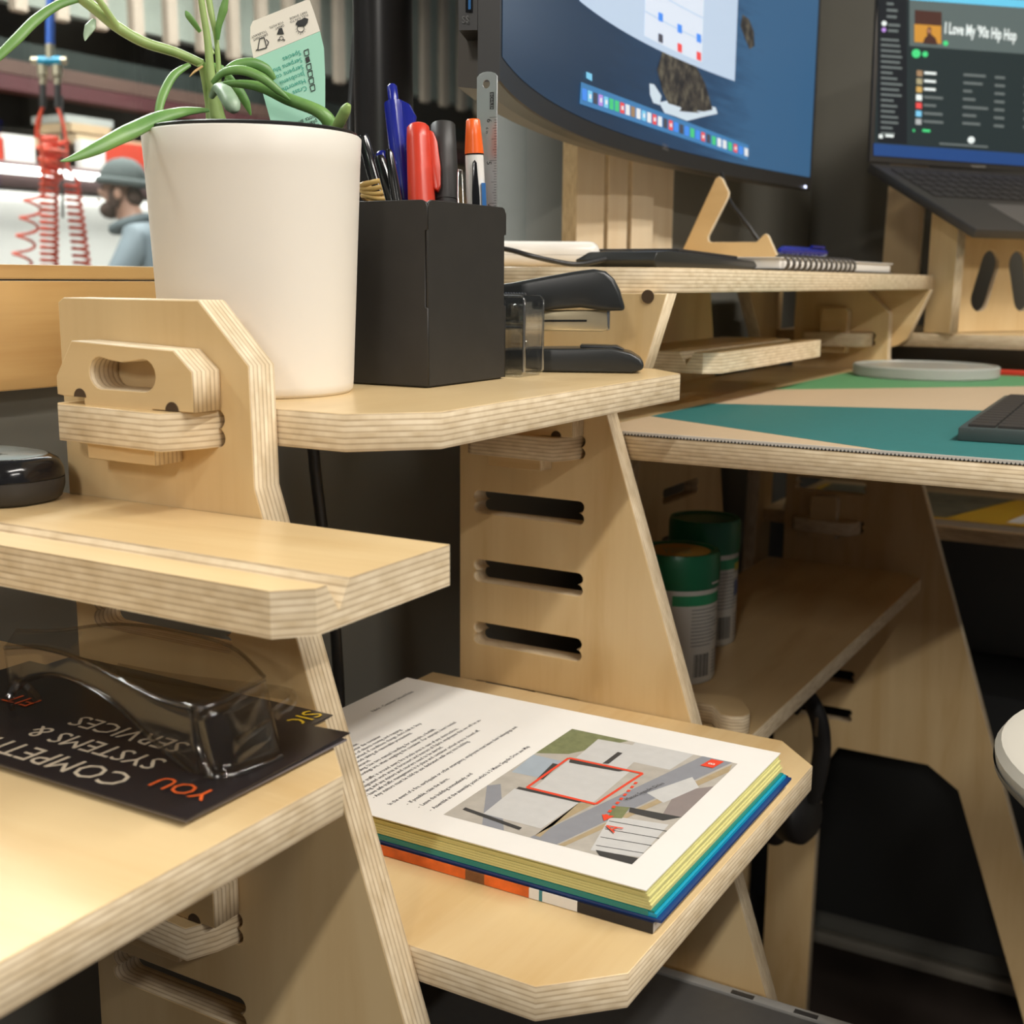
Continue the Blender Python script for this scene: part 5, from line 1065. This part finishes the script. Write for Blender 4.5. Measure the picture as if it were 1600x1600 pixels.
# canisters
CGRN = mat('canister_green_lid', (0.005, 0.135, 0.055), 0.35, var=0.05); CWH = mat('canister_white', (0.55, 0.53, 0.48), 0.4, var=0.05)
CLB = mat('canister_label', (0.52, 0.50, 0.46), 0.4); LOR = mat('lid_orange', (0.50, 0.28, 0.05), 0.5)
def canister(x, y, r, h, label, front):
    o = empty('wipes_canister', (x, y, 0.4563), label, 'canister', 'green-lidded canisters')
    MB().lathe([(e0, 0.0003), (r*0.97, 0.0003), (r, 0.003), (r, h*0.73), (r*0.97, h*0.745), (e0, h*0.745)], (x, y, 0.4563), n=40, close=False).build('body', CWH, o, smooth=40)
    ld = MB().lathe([(r*0.98, h*0.735), (r*1.03, h*0.74), (r*1.04, h*0.80), (r*1.04, h*0.96), (r*1.0, h*1.0), (r*0.90, h*1.0), (r*0.88, h*0.985), (e0, h*0.985)], (x, y, 0.4563), n=40, close=False).build('lid', CGRN, o, smooth=40)
    if front:
        MB().lathe([(e0, h*0.986), (r*0.78, h*0.986), (r*0.78, h*0.9885), (e0, h*0.9885)], (x, y, 0.4563), n=32, close=False).build('lid_label', LOR, ld)
        tp = Vector((x, y, 0.4563+h*0.9895)); dd = Vector((0.865, 0.5, 0)); uu = Vector((-0.5, 0.865, 0))
        text('Limited\nEdition\nLemon', 0.009, INKG, tp-dd*0.002+uu*0.004, dd, uu, ld, align='CENTER')
    # printed wrap on the side that faces the room
    W = []
    a0 = math.atan2(-0.73, 0.68)
    def wrap(a, b_, z0, z1, m_, rr=1.004, n=20):
        v = []
        for i in range(n+1):
            an = a0+a+(b_-a)*i/n
            v += [(x+r*rr*math.cos(an), y+r*rr*math.sin(an), 0.4563+z0*h), (x+r*rr*math.cos(an), y+r*rr*math.sin(an), 0.4563+z1*h)]
        W.append(MB().add(v, [(2*i, 2*i+2, 2*i+3, 2*i+1) for i in range(n)]).build('w', m_))
    wrap(-0.5, 1.5, 0.62, 0.70, mat('label_green', (0.02, 0.26, 0.11), 0.4)); 
    random.seed(int(x*1000) % 97)
    for k in range(11): wrap(0.0, 0.85+random.uniform(-0.25, 0.35), 0.585-k*0.028, 0.592-k*0.028, mat('label_text_grey', (0.18, 0.18, 0.18), 0.5), 1.006)
    for k in range(12): wrap(0.10+k*0.040, 0.10+k*0.040+(0.022 if k % 3 else 0.012), 0.06, 0.24, INKB, 1.007, 1)
    for k in range(7): wrap(0.72, 1.25, 0.24-k*0.028, 0.246-k*0.028, mat('label_text_grey', (0.18, 0.18, 0.18), 0.5), 1.006)
    if not front:
        wrap(0.7, 1.3, 0.60, 0.66, mat('label_yellow', (0.5, 0.42, 0.06), 0.4), 1.007); wrap(0.7, 1.3, 0.40, 0.52, mat('label_blue', (0.10, 0.13, 0.25), 0.4), 1.007)
    else:
        wrap(0.55, 0.95, 0.775, 0.79, CWH, 1.046)
    join('label', W, o)
canister(-0.4455, 1.095, 0.0385, 0.127, 'nearer white canister with green screw lid and orange lid label', True)
canister(-0.4700, 1.225, 0.0370, 0.135, 'farther white canister with green lid half hidden behind another', False)
# headphones hanging from a hook under the shaded shelf
hp = empty('headphones', (-0.37, 1.30, 0.40), 'black headphones hanging below the shaded lower shelf', 'headphones')
HPB = mat('headphone_black', (0.012, 0.011, 0.010), 0.5)
P = spline([at(u, v, y=1.30) for u, v in ((1235, 1108), (1255, 1085), (1272, 1105), (1282, 1135), (1284, 1175), (1277, 1215), (1268, 1250))], 8)
MB().tube(P, 0.0105, 10, 0.5, flatdir=(0, 1, 0)).build('headband', HPB, hp, smooth=60)
P = spline([at(u, v, y=1.33) for u, v in ((1240, 1105), (1215, 1095), (1195, 1125), (1186, 1165), (1190, 1220), (1200, 1260))], 8)
MB().tube(P, 0.0105, 10, 0.5, flatdir=(0, 1, 0)).build('headband', HPB, hp, smooth=60)
cc = at(1243, 1272, y=1.30); MB().lathe([(e0, -0.018), (0.026, -0.018), (0.032, -0.010), (0.033, 0.010), (0.026, 0.018), (e0, 0.018)], cc, (0.9, -0.3, 0.15), 28, close=False).build('ear_cup', HPB, hp, smooth=50)
cc2 = at(1205, 1275, y=1.34); MB().lathe([(e0, -0.018), (0.026, -0.018), (0.032, -0.010), (0.033, 0.010), (0.026, 0.018), (e0, 0.018)], cc2, (0.9, -0.3, 0.15), 28, close=False).build('ear_cup', HPB, hp, smooth=50)
hk = at(1250, 1090, y=1.30); MB().tube([Vector((hk.x, hk.y-0.0, hk.z)), Vector((hk.x, hk.y, 0.4378))], 0.004, 8).build('hook', HPB, hp)
MB().obox(at(1272, 1150, y=1.288), (0.004, 0, 0), (0, 0.003, 0), (0.0, 0, 0.022)).build('slider', SILV, hp)
# black box behind the leg opening
o = MB().box((-0.60, 1.80, -0.140), (0.05, 2.02, 0.26)).build('black_box', mat('matt_black_box', (0.006, 0.0065, 0.006), 0.8), bevel=0.006)
tag(o, 'matt black box behind the arched leg opening', 'box')
for x in (-0.58, 0.02): MB().box((x, 1.90, ZF+0.0005), (x+0.02, 1.96, -0.140)).build('foot', BLKS, o)
# round stool
stc = Vector((0.0380, 0.6980, 0.0)); zst = 0.60
so = empty('round_stool', (stc.x, stc.y, ZF), 'round off-white stool seat at the right edge', 'stool')
SEAT = mat('stool_offwhite', (0.50, 0.47, 0.41), 0.55, var=0.03)
MB().lathe([(e0, zst-0.026), (0.108, zst-0.026), (0.121, zst-0.022), (0.128, zst-0.014), (0.129, zst-0.006), (0.126, zst-0.0015), (0.120, zst), (e0, zst+0.0005)], stc, n=72, close=False).build('seat', SEAT, so, smooth=40)
MB().lathe([(0.1215, zst-0.022), (0.1288, zst-0.0145), (0.1295, zst-0.011)], stc, n=72, close=False).build('seat_edge', mat('stool_edge_grey', (0.20, 0.18, 0.15), 0.6), so, smooth=50)
LEGM = mat('stool_leg_grey', (0.30, 0.30, 0.30), 0.4, 0.5)
for k in range(4):
    a = R(205+90*k); d_ = Vector((math.cos(a), math.sin(a), 0))
    MB().tube([stc+d_*0.085+Vector((0, 0, zst-0.0255)), stc+d_*0.150+Vector((0, 0, ZF+0.0005))], 0.009, 12).build('leg', LEGM, so, smooth=50)
P = [stc+Vector((0.128*math.cos(2*math.pi*k/32), 0.128*math.sin(2*math.pi*k/32), 0.02)) for k in range(33)]
MB().tube(P, 0.007, 8).build('foot_ring', LEGM, so, smooth=50)
# ------------------------------------------------------------------ workshop behind the window
WF = ZF
XK = -6.6
struct(MB().box((-9.0, -3.0, WF-0.06), (XW-0.1, 16.0, WF-0.01)).build('floor_workshop', mat('workshop_concrete', (0.28, 0.27, 0.25), 0.8, var=0.2, scale=3)))
struct(MB().box((-9.0, -3.0, WF-0.06), (-8.9, 16.0, 5.0)).build('wall_workshop', mat('workshop_dark_brown_wall', (0.060, 0.044, 0.026), 0.8, var=0.3, scale=4)))
def wbox(name, u0, v0, u1, v1, x, th, mt, label, cat, group=None, y0=None, y1=None, z0=None, vref=None):
    """box in the workshop whose face to the window shows between the given picture columns and rows (rows read at column u0)"""
    a = at(u0, v1, x=x); b_ = at(u0, v0, x=x); c = at(u1, v0, x=x)
    o = MB().box((x-th, y0 if y0 is not None else a.y, z0 if z0 is not None else a.z), (x, y1 if y1 is not None else c.y, b_.z)).build(name, mt)
    if label: tag(o, label, cat, group)
    return o
DGRN = mat('workshop_dark_green', (0.030, 0.042, 0.036), 0.7, var=0.3, scale=5); BRNB = mat('workshop_brown_beam', (0.085, 0.045, 0.032), 0.7, var=0.3, scale=4)
DRED = mat('workshop_dark_red', (0.060, 0.012, 0.014), 0.6, var=0.25, scale=4); PALEG = mat('workshop_pale_green', (0.46, 0.51, 0.44), 0.7, var=0.15, scale=3); SLATM = mat('workshop_slat_beige', (0.33, 0.27, 0.21), 0.7, var=0.15, scale=6)
wbox('green_cladding', -160, 60, 420, 0, XK, 0.1, DGRN, 'dark green cladding high up in the workshop behind the slats', 'cladding', z0=at(0, 58, x=XK).z, y1=13.0).data
for o in [bpy.data.objects['green_cladding']]:
    for v in o.data.vertices:
        if v.co.z > at(0, 58, x=XK).z+0.01: v.co.z = at(0, -2, x=XK).z
zt_ = at(0, -2, x=XK).z
o = MB().box((XK-0.1, at(-160, 0, x=XK).y, zt_+0.001), (XK, 13.0, zt_+3.0)).build('pale_cladding', PALEG); tag(o, 'pale green translucent wall panels high up in the workshop', 'cladding')
# hanging slats in front of it
ys = at(-40, 20, x=XK+0.3).y; k = 0; zb = at(30, 14, x=XK+0.3).z; first = None
while ys < 12.4:
    zz = zb-0.02
    if first is None:
        b = MB(); b.box((-0.03, -0.055, 0), (0.03, 0.055, 3.6)); first = b.build('vertical_slat', SLATM, bevel=0.012, seg=1); o = first
    else: o = first.copy(); COL.objects.link(o)
    o.location = (XK+0.3, ys, zz); tag(o, 'beige vertical slat hanging in front of the pale workshop wall', 'slat', 'vertical slats in the workshop')
    ys += 0.30; k += 1
wbox('brown_beam', -160, 60, 420, 84, XK+0.1, 0.15, BRNB, 'brown steel beam under the workshop cladding', 'beam', y1=13.0)
wbox('red_beam', -160, 86, 420, 112, XK+0.2, 0.15, DRED, 'dark red beam across the workshop below the brown one', 'beam', y1=13.0)
# shelving with boxes
TANW = mat('workshop_tan', (0.42, 0.31, 0.19), 0.7, var=0.2, scale=6); GRYW = mat('workshop_grey', (0.30, 0.32, 0.31), 0.6, var=0.2, scale=6); WHW = mat('workshop_white', (0.72, 0.70, 0.66), 0.5, var=0.05, scale=2); REDW = mat('workshop_red', (0.50, 0.045, 0.02), 0.5, var=0.1, scale=4); PURP = mat('workshop_plum', (0.10, 0.055, 0.055), 0.6, var=0.15, scale=3)
wbox('storage_shelf', -160, 190, 300, 205, -6.2, 0.4, TANW, 'long tan storage shelf far behind the window', 'shelf', y1=9.5)
wbox('carton', 103, 178, 176, 190, -6.1, 0.3, GRYW, 'grey flat carton on top of the tan stack in the workshop', 'carton', 'cartons on the workshop shelf')
wbox('carton', 112, 191, 172, 205, -6.0, 0.3, TANW, 'tan carton below the grey one in the workshop', 'carton', 'cartons on the workshop shelf')
wbox('carton', 120, 209, 230, 223, -5.95, 0.2, TANW, 'long tan carton low in the stack in the workshop', 'carton', 'cartons on the workshop shelf')
vx = -5.6; ZV2 = at(0, 248, x=vx).z
wbox('sign_panel', 6, 208, 53, 246, -5.9, 0.05, WHW, 'white panel between two red ones far behind the window', 'panel', z0=ZV2)
wbox('sign_panel', -60, 208, 5, 246, -5.9, 0.05, REDW, 'red panel at the left edge behind the hanging hoses', 'panel', z0=ZV2)
wbox('sign_panel', 128, 218, 163, 252, -5.9, 0.05, WHW, 'second white panel beside the hanging hoses', 'panel', z0=ZV2)
wbox('sign_panel', 165, 220, 330, 252, -5.9, 0.05, REDW, 'red panel above the person in the workshop', 'panel', z0=ZV2)
# white vehicle body with plum roof band and a strip lamp
vx = -5.6
wv_ = empty('white_van', (vx-0.8, 5.2, WF), 'large white van body behind the person in the workshop', 'van')
zv = at(0, 290, x=vx).z; zv2 = at(0, 248, x=vx).z
MB().box((vx-1.6, 2.6, WF+0.35), (vx, 8.6, zv)).build('body', WHW, wv_, bevel=0.08)
MB().box((vx-1.55, 2.62, zv), (vx-0.01, 8.55, zv2)).build('roof_band', PURP, wv_, bevel=0.03)
for yy in (3.6, 7.4): MB().lathe([(e0, -0.1), (0.33, -0.1), (0.34, 0.0), (0.30, 0.1), (e0, 0.1)], (vx-0.1, yy, WF+0.332), (1, 0, 0), 24, close=False).build('wheel', BLKS, wv_, smooth=50)
TUBE = mat('strip_lamp_white', (1.0, 0.98, 0.96), 0.5, emit=5, var=0)
sl = empty('strip_lamp', (vx+0.05, 5.2, at(0, 263, x=vx+0.05).z), 'long glowing white strip lamp along the van roof', 'lamp')
zl_ = at(0, 263, x=vx+0.05).z
for y0_, y1_ in ((2.8, at(58, 265, x=vx+0.05).y), (at(61, 265, x=vx+0.05).y, at(71, 265, x=vx+0.05).y), (at(75, 265, x=vx+0.05).y, at(103, 265, x=vx+0.05).y), (at(109, 265, x=vx+0.05).y, at(146, 265, x=vx+0.05).y), (at(150, 265, x=vx+0.05).y, 8.0)):
    MB().tube([(vx+0.05, y0_, zl_), (vx+0.05, y1_, zl_)], 0.021, 10).build('tube', TUBE, sl, smooth=60)
# hoses on a manifold
DH = 3.6
BLP = mat('air_pipe_blue', (0.03, 0.12, 0.50), 0.4); CYM = mat('manifold_cyan', (0.01, 0.36, 0.62), 0.35); BRS = mat('brass_fitting', (0.55, 0.48, 0.34), 0.35, 0.6); REDH = mat('hose_red', (0.78, 0.09, 0.04), 0.45)
mf = empty('air_manifold', at(78, 400, d=DH), 'cyan compressed-air manifold on a blue drop pipe behind the window', 'manifold')
hpx = lambda u, v, d=DH: at(u, v, d=d)
pxm = DH/F_PX
MB().tube([hpx(80, -500), hpx(79, 0), hpx(78, 75)], 6.5*pxm, 10).build('drop_pipe', BLP, mf, smooth=50)
MB().tube([hpx(78, 70), hpx(78, 92)], 6.8*pxm, 10).build('coupling', BRS, mf, smooth=50)
MB().tube([hpx(60, 95), hpx(96, 95)], 6.5*pxm, 10).build('block', CYM, mf, smooth=50)
for u0, u1 in ((50, 60), (96, 104)): MB().tube([hpx(u0, 95), hpx(u1, 95)], 6*pxm, 10).build('end_plug', BRS, mf, smooth=50)
for u in (66, 89):
    MB().tube([hpx(u, 103), hpx(u+1, 119)], 8*pxm, 10).build('valve', BRS, mf, smooth=50); MB().tube([hpx(u+1, 119), hpx(u+1, 133)], 5.5*pxm, 10).build('nipple', BRS, mf, smooth=50)
    MB().tube([hpx(u+1, 133), hpx(u+1, 168)], 5*pxm, 10).build('sleeve', BLKS, mf, smooth=50)
def coil(u0, v0, u1, v1, rad, turns, label, lead, rh=2.6, dd=0.0):
    hpx = lambda u, v: at(u, v, d=DH+dd)
    pts = [hpx(*p) for p in lead]; n = int(turns*14)
    for i in range(n+1):
        t = i/n; a = 2*math.pi*turns*t; c = hpx(u0+(u1-u0)*t, v0+(v1-v0)*t)
        pts.append(c + RT*(rad[0]*(1-t)+rad[1]*t)*pxm*math.cos(a) + FW*(rad[0]*(1-t)+rad[1]*t)*pxm*math.sin(a))
    o = MB().tube(pts, rh*pxm, 6).build('coiled_hose', REDH, None, smooth=60); return tag(o, label, 'hose', 'red coiled air hoses')
coil(76, 215, 78, 470, (13, 12), 26, 'red coiled hose hanging straight in the middle behind the window', [(67, 168), (58, 190), (56, 215), (64, 214)])
coil(112, 285, 136, 470, (11, 13), 17, 'red coiled hose hanging on the right near the person', [(90, 168), (99, 195), (104, 225), (106, 262)], dd=0.10)
coil(55, 298, 22, 470, (13, 16), 6.2, 'loosely stretched red coiled hose hanging at the left', [(66, 168), (60, 205), (66, 240), (68, 280)], 2.2, dd=-0.10)
tg_ = MB().tube([hpx(97, 150, DH+0.25), hpx(98, 340, DH+0.25)], 2.2*pxm, 8).build('black_lead', BLKS, mf, smooth=60)
P = [hpx(82+(24-0.4*k)*math.cos(k*0.9), 222+k*2.6, DH+0.06*math.sin(k*0.9)) for k in range(26)]
o = MB().tube(spline(P, 4), 4*pxm, 6).build('hose_bundle', REDH, mf, smooth=60)
# plain grey-green panel put in behind the glass for its smooth tone
o = MB().box((-2.6, 4.3, WF-0.009), (-2.5, 5.6, 2.6)).build('grey_panel', mat('panel_grey_green', (0.27, 0.31, 0.29), 0.6, var=0.2, scale=4)); tag(o, 'plain grey-green stand-in panel in the workshop right of the pole', 'backdrop')
# ------------------------------------------------------------------ person
PD = 6.1
hc = at(183, 293, d=PD)            # head centre
ps = empty('person', (hc.x, hc.y, WF-0.01), 'person in grey jacket and beanie in profile behind the window', 'person')
s_l = -RT; s_l = Vector((s_l.x, s_l.y, 0)).normalized()      # facing picture left
s_f = Vector((FW.x, FW.y, 0)).normalized()                   # away from the viewer (the person's right-hand side)
ground = WF-0.01
def pj(f, s, h): return Vector((hc.x, hc.y, 0)) + s_l*f + s_f*s + Vector((0, 0, h))
H0 = hc.z
J = dict(pelvis=pj(-0.26, 0, H0-0.74), belly=pj(-0.22, 0, H0-0.56), chest=pj(-0.15, 0, H0-0.36), neck0=pj(-0.085, 0, H0-0.20), neck=pj(-0.045, 0, H0-0.125), skull=pj(-0.02, 0, H0-0.02), crown=pj(-0.025, 0, H0+0.075), jaw=pj(0.045, 0, H0-0.085),
         nose=pj(0.098, 0, H0-0.018))
for sd_, nm in ((1, 'r'), (-1, 'l')):
    J['sh'+nm] = pj(-0.14, 0.17*sd_, H0-0.26); J['el'+nm] = pj(-0.02, 0.24*sd_, H0-0.50); J['wr'+nm] = pj(0.20, 0.18*sd_, H0-0.60); J['hd'+nm] = pj(0.27, 0.16*sd_, H0-0.61)
    J['hip'+nm] = pj(-0.26, 0.10*sd_, H0-0.80); J['kn'+nm] = pj(-0.20, 0.12*sd_, H0-1.15); J['an'+nm] = pj(-0.27, 0.12*sd_, ground+0.07); J['to'+nm] = pj(-0.12, 0.13*sd_, ground+0.035)
RAD = dict(pelvis=0.155, belly=0.15, chest=0.17, neck0=0.085, neck=0.062, skull=0.088, crown=0.06, jaw=0.050, nose=0.014)
for nm in 'rl': RAD.update({'sh'+nm: 0.085, 'el'+nm: 0.062, 'wr'+nm: 0.042, 'hd'+nm: 0.038, 'hip'+nm: 0.105, 'kn'+nm: 0.075, 'an'+nm: 0.052, 'to'+nm: 0.038})
EDG = [('pelvis', 'belly'), ('belly', 'chest'), ('chest', 'neck0'), ('neck0', 'neck'), ('neck', 'skull'), ('skull', 'crown'), ('skull', 'jaw'), ('skull', 'nose')]
for nm in 'rl': EDG += [('chest', 'sh'+nm), ('sh'+nm, 'el'+nm), ('el'+nm, 'wr'+nm), ('wr'+nm, 'hd'+nm), ('pelvis', 'hip'+nm), ('hip'+nm, 'kn'+nm), ('kn'+nm, 'an'+nm), ('an'+nm, 'to'+nm)]
keys_ = list(J)
# five fingers on each hand, as chains rooted in the palm
for nm, sd_ in (('r', 1), ('l', -1)):
    hd = J['hd'+nm]
    for q_, (ds, ln__, f0) in enumerate(((-0.030, 0.060, 0.02), (-0.012, 0.078, 0.03), (0.006, 0.084, 0.03), (0.022, 0.074, 0.03), (0.036, 0.058, 0.025))):
        base = hd + s_f*ds + s_l*f0 + Vector((0, 0, -0.005))
        for st_i, fr2 in enumerate((0.0, 0.5, 1.0)):
            kname = 'f%s%d%d' % (nm, q_, st_i); J[kname] = base + s_l*(ln__*fr2*0.9) + Vector((0, 0, -0.035*fr2*fr2)) + (s_f*(-0.02*fr2) if q_ == 0 else Vector((0, 0, 0))); RAD[kname] = 0.0095-0.001*st_i; keys_.append(kname)
        EDG += [('hd'+nm, 'f%s%d0' % (nm, q_)), ('f%s%d0' % (nm, q_), 'f%s%d1' % (nm, q_)), ('f%s%d1' % (nm, q_), 'f%s%d2' % (nm, q_))]
me = bpy.data.meshes.new('body'); me.from_pydata([J[k] for k in keys_], [(keys_.index(a), keys_.index(c)) for a, c in EDG], [])
bo = bpy.data.objects.new('body_tmp', me); COL.objects.link(bo)
sk = bo.modifiers.new('skin', 'SKIN'); sk.use_smooth_shade = True
for k, svx in zip(keys_, me.skin_vertices[0].data):
    svx.radius = (RAD[k], RAD[k]); svx.use_root = (k == 'pelvis')
sb2 = bo.modifiers.new('sub', 'SUBSURF'); sb2.levels = 2; sb2.render_levels = 2
dg = bpy.context.evaluated_depsgraph_get(); bm_ = bpy.data.meshes.new_from_object(bo.evaluated_get(dg)); bpy.data.objects.remove(bo)
SKIN = mat('person_skin', (0.42, 0.23, 0.16), 0.5, var=0.05); JACK = mat('jacket_grey_blue', (0.17, 0.21, 0.235), 0.7, var=0.2, scale=12); TROU = mat('trousers_dark', (0.05, 0.05, 0.06), 0.8)
bm_.materials.clear()
for mm in (SKIN, JACK, TROU): bm_.materials.append(mm)
for p in bm_.polygons:
    c = p.center; fwd = (c-Vector((hc.x, hc.y, 0))).dot(s_l)
    p.material_index = 2 if c.z < H0-0.76 and fwd < 0.1 else 0 if (c.z > H0-0.165 or fwd > 0.215) else 1
bm_.name = 'body'; body = obj('body', bm_, [SKIN, JACK, TROU], ps); bm_.shade_smooth()
def ell(name, c, rx, ry, rz, m_, cut=-1.0, n=20):
    """ellipsoid along facing / side / up; cut: lowest level kept (-1 whole)"""
    prof = [(math.cos(math.asin(max(-1, min(1, t)))), t) for t in [cut+(1-cut)*i/12 for i in range(13)]]
    b = MB(); v = []
    for r_, t in prof:
        for k in range(n):
            a = 2*math.pi*k/n; v.append(c + s_l*(rx*r_*math.cos(a)) + s_f*(ry*r_*math.sin(a)) + Vector((0, 0, rz*t)))
    f = [(i*n+j, i*n+(j+1) % n, (i+1)*n+(j+1) % n, (i+1)*n+j) for i in range(12) for j in range(n)]+[tuple(range(n-1, -1, -1))]
    return b.add(v, f).build(name, m_, ps, smooth=60)
BEAN = mat('beanie_grey', (0.075, 0.092, 0.090), 0.85, var=0.2, scale=90); BEAR = mat('beard_dark', (0.060, 0.032, 0.022), 0.8, var=0.3, scale=120)
bn = ell('beanie', pj(-0.034, 0, H0+0.034), 0.118, 0.102, 0.112, BEAN, -0.10)
P = [pj(-0.034+0.119*math.cos(a), 0.105*math.sin(a), H0+0.024+0.012*math.cos(a)) for a in [2*math.pi*k/28 for k in range(29)]]
cf = MB().tube(P, 0.020, 8).build('cuff', BEAN, bn, smooth=60)
ell('beard', pj(0.034, 0, H0-0.108), 0.058, 0.060, 0.046, BEAR); ell('side_whisker', pj(-0.005, -0.075, H0-0.055), 0.030, 0.016, 0.055, BEAR)
ell('hair', pj(-0.085, 0, H0-0.045), 0.040, 0.070, 0.050, BEAR)
ell('ear', pj(-0.030, -0.092, H0-0.035), 0.018, 0.010, 0.030, SKIN); ell('ear', pj(-0.030, 0.092, H0-0.035), 0.018, 0.010, 0.030, SKIN)
EYE = mat('eye_dark', (0.03, 0.02, 0.02), 0.3)
for sd_ in (-1, 1): ell('eye', pj(0.066, 0.032*sd_, H0-0.005), 0.009, 0.012, 0.007, EYE)
MB().tube([pj(0.094, -0.018, H0-0.062), pj(0.099, 0, H0-0.061), pj(0.094, 0.018, H0-0.062)], 0.006, 8).build('mouth', mat('lip', (0.32, 0.12, 0.10), 0.5), ps, smooth=60)
VEST = mat('vest_dark', (0.055, 0.055, 0.045), 0.8, var=0.2)
P = [pj(-0.060+0.085*math.cos(a), 0.092*math.sin(a), H0-0.175+0.030*math.cos(a)*-1) for a in [2*math.pi*k/24 for k in range(25)]]
MB().tube(P, 0.026, 8).build('collar', mat('collar_dark', (0.12, 0.15, 0.16), 0.8), ps, smooth=60)
ell('back_pouch', pj(-0.30, -0.10, H0-0.40), 0.085, 0.10, 0.16, VEST)
# ------------------------------------------------------------------ lift everything onto the floor datum
for o in list(bpy.data.objects):
    if o.parent is None and o.type not in ('LIGHT', 'CAMERA'): o.location.z += G
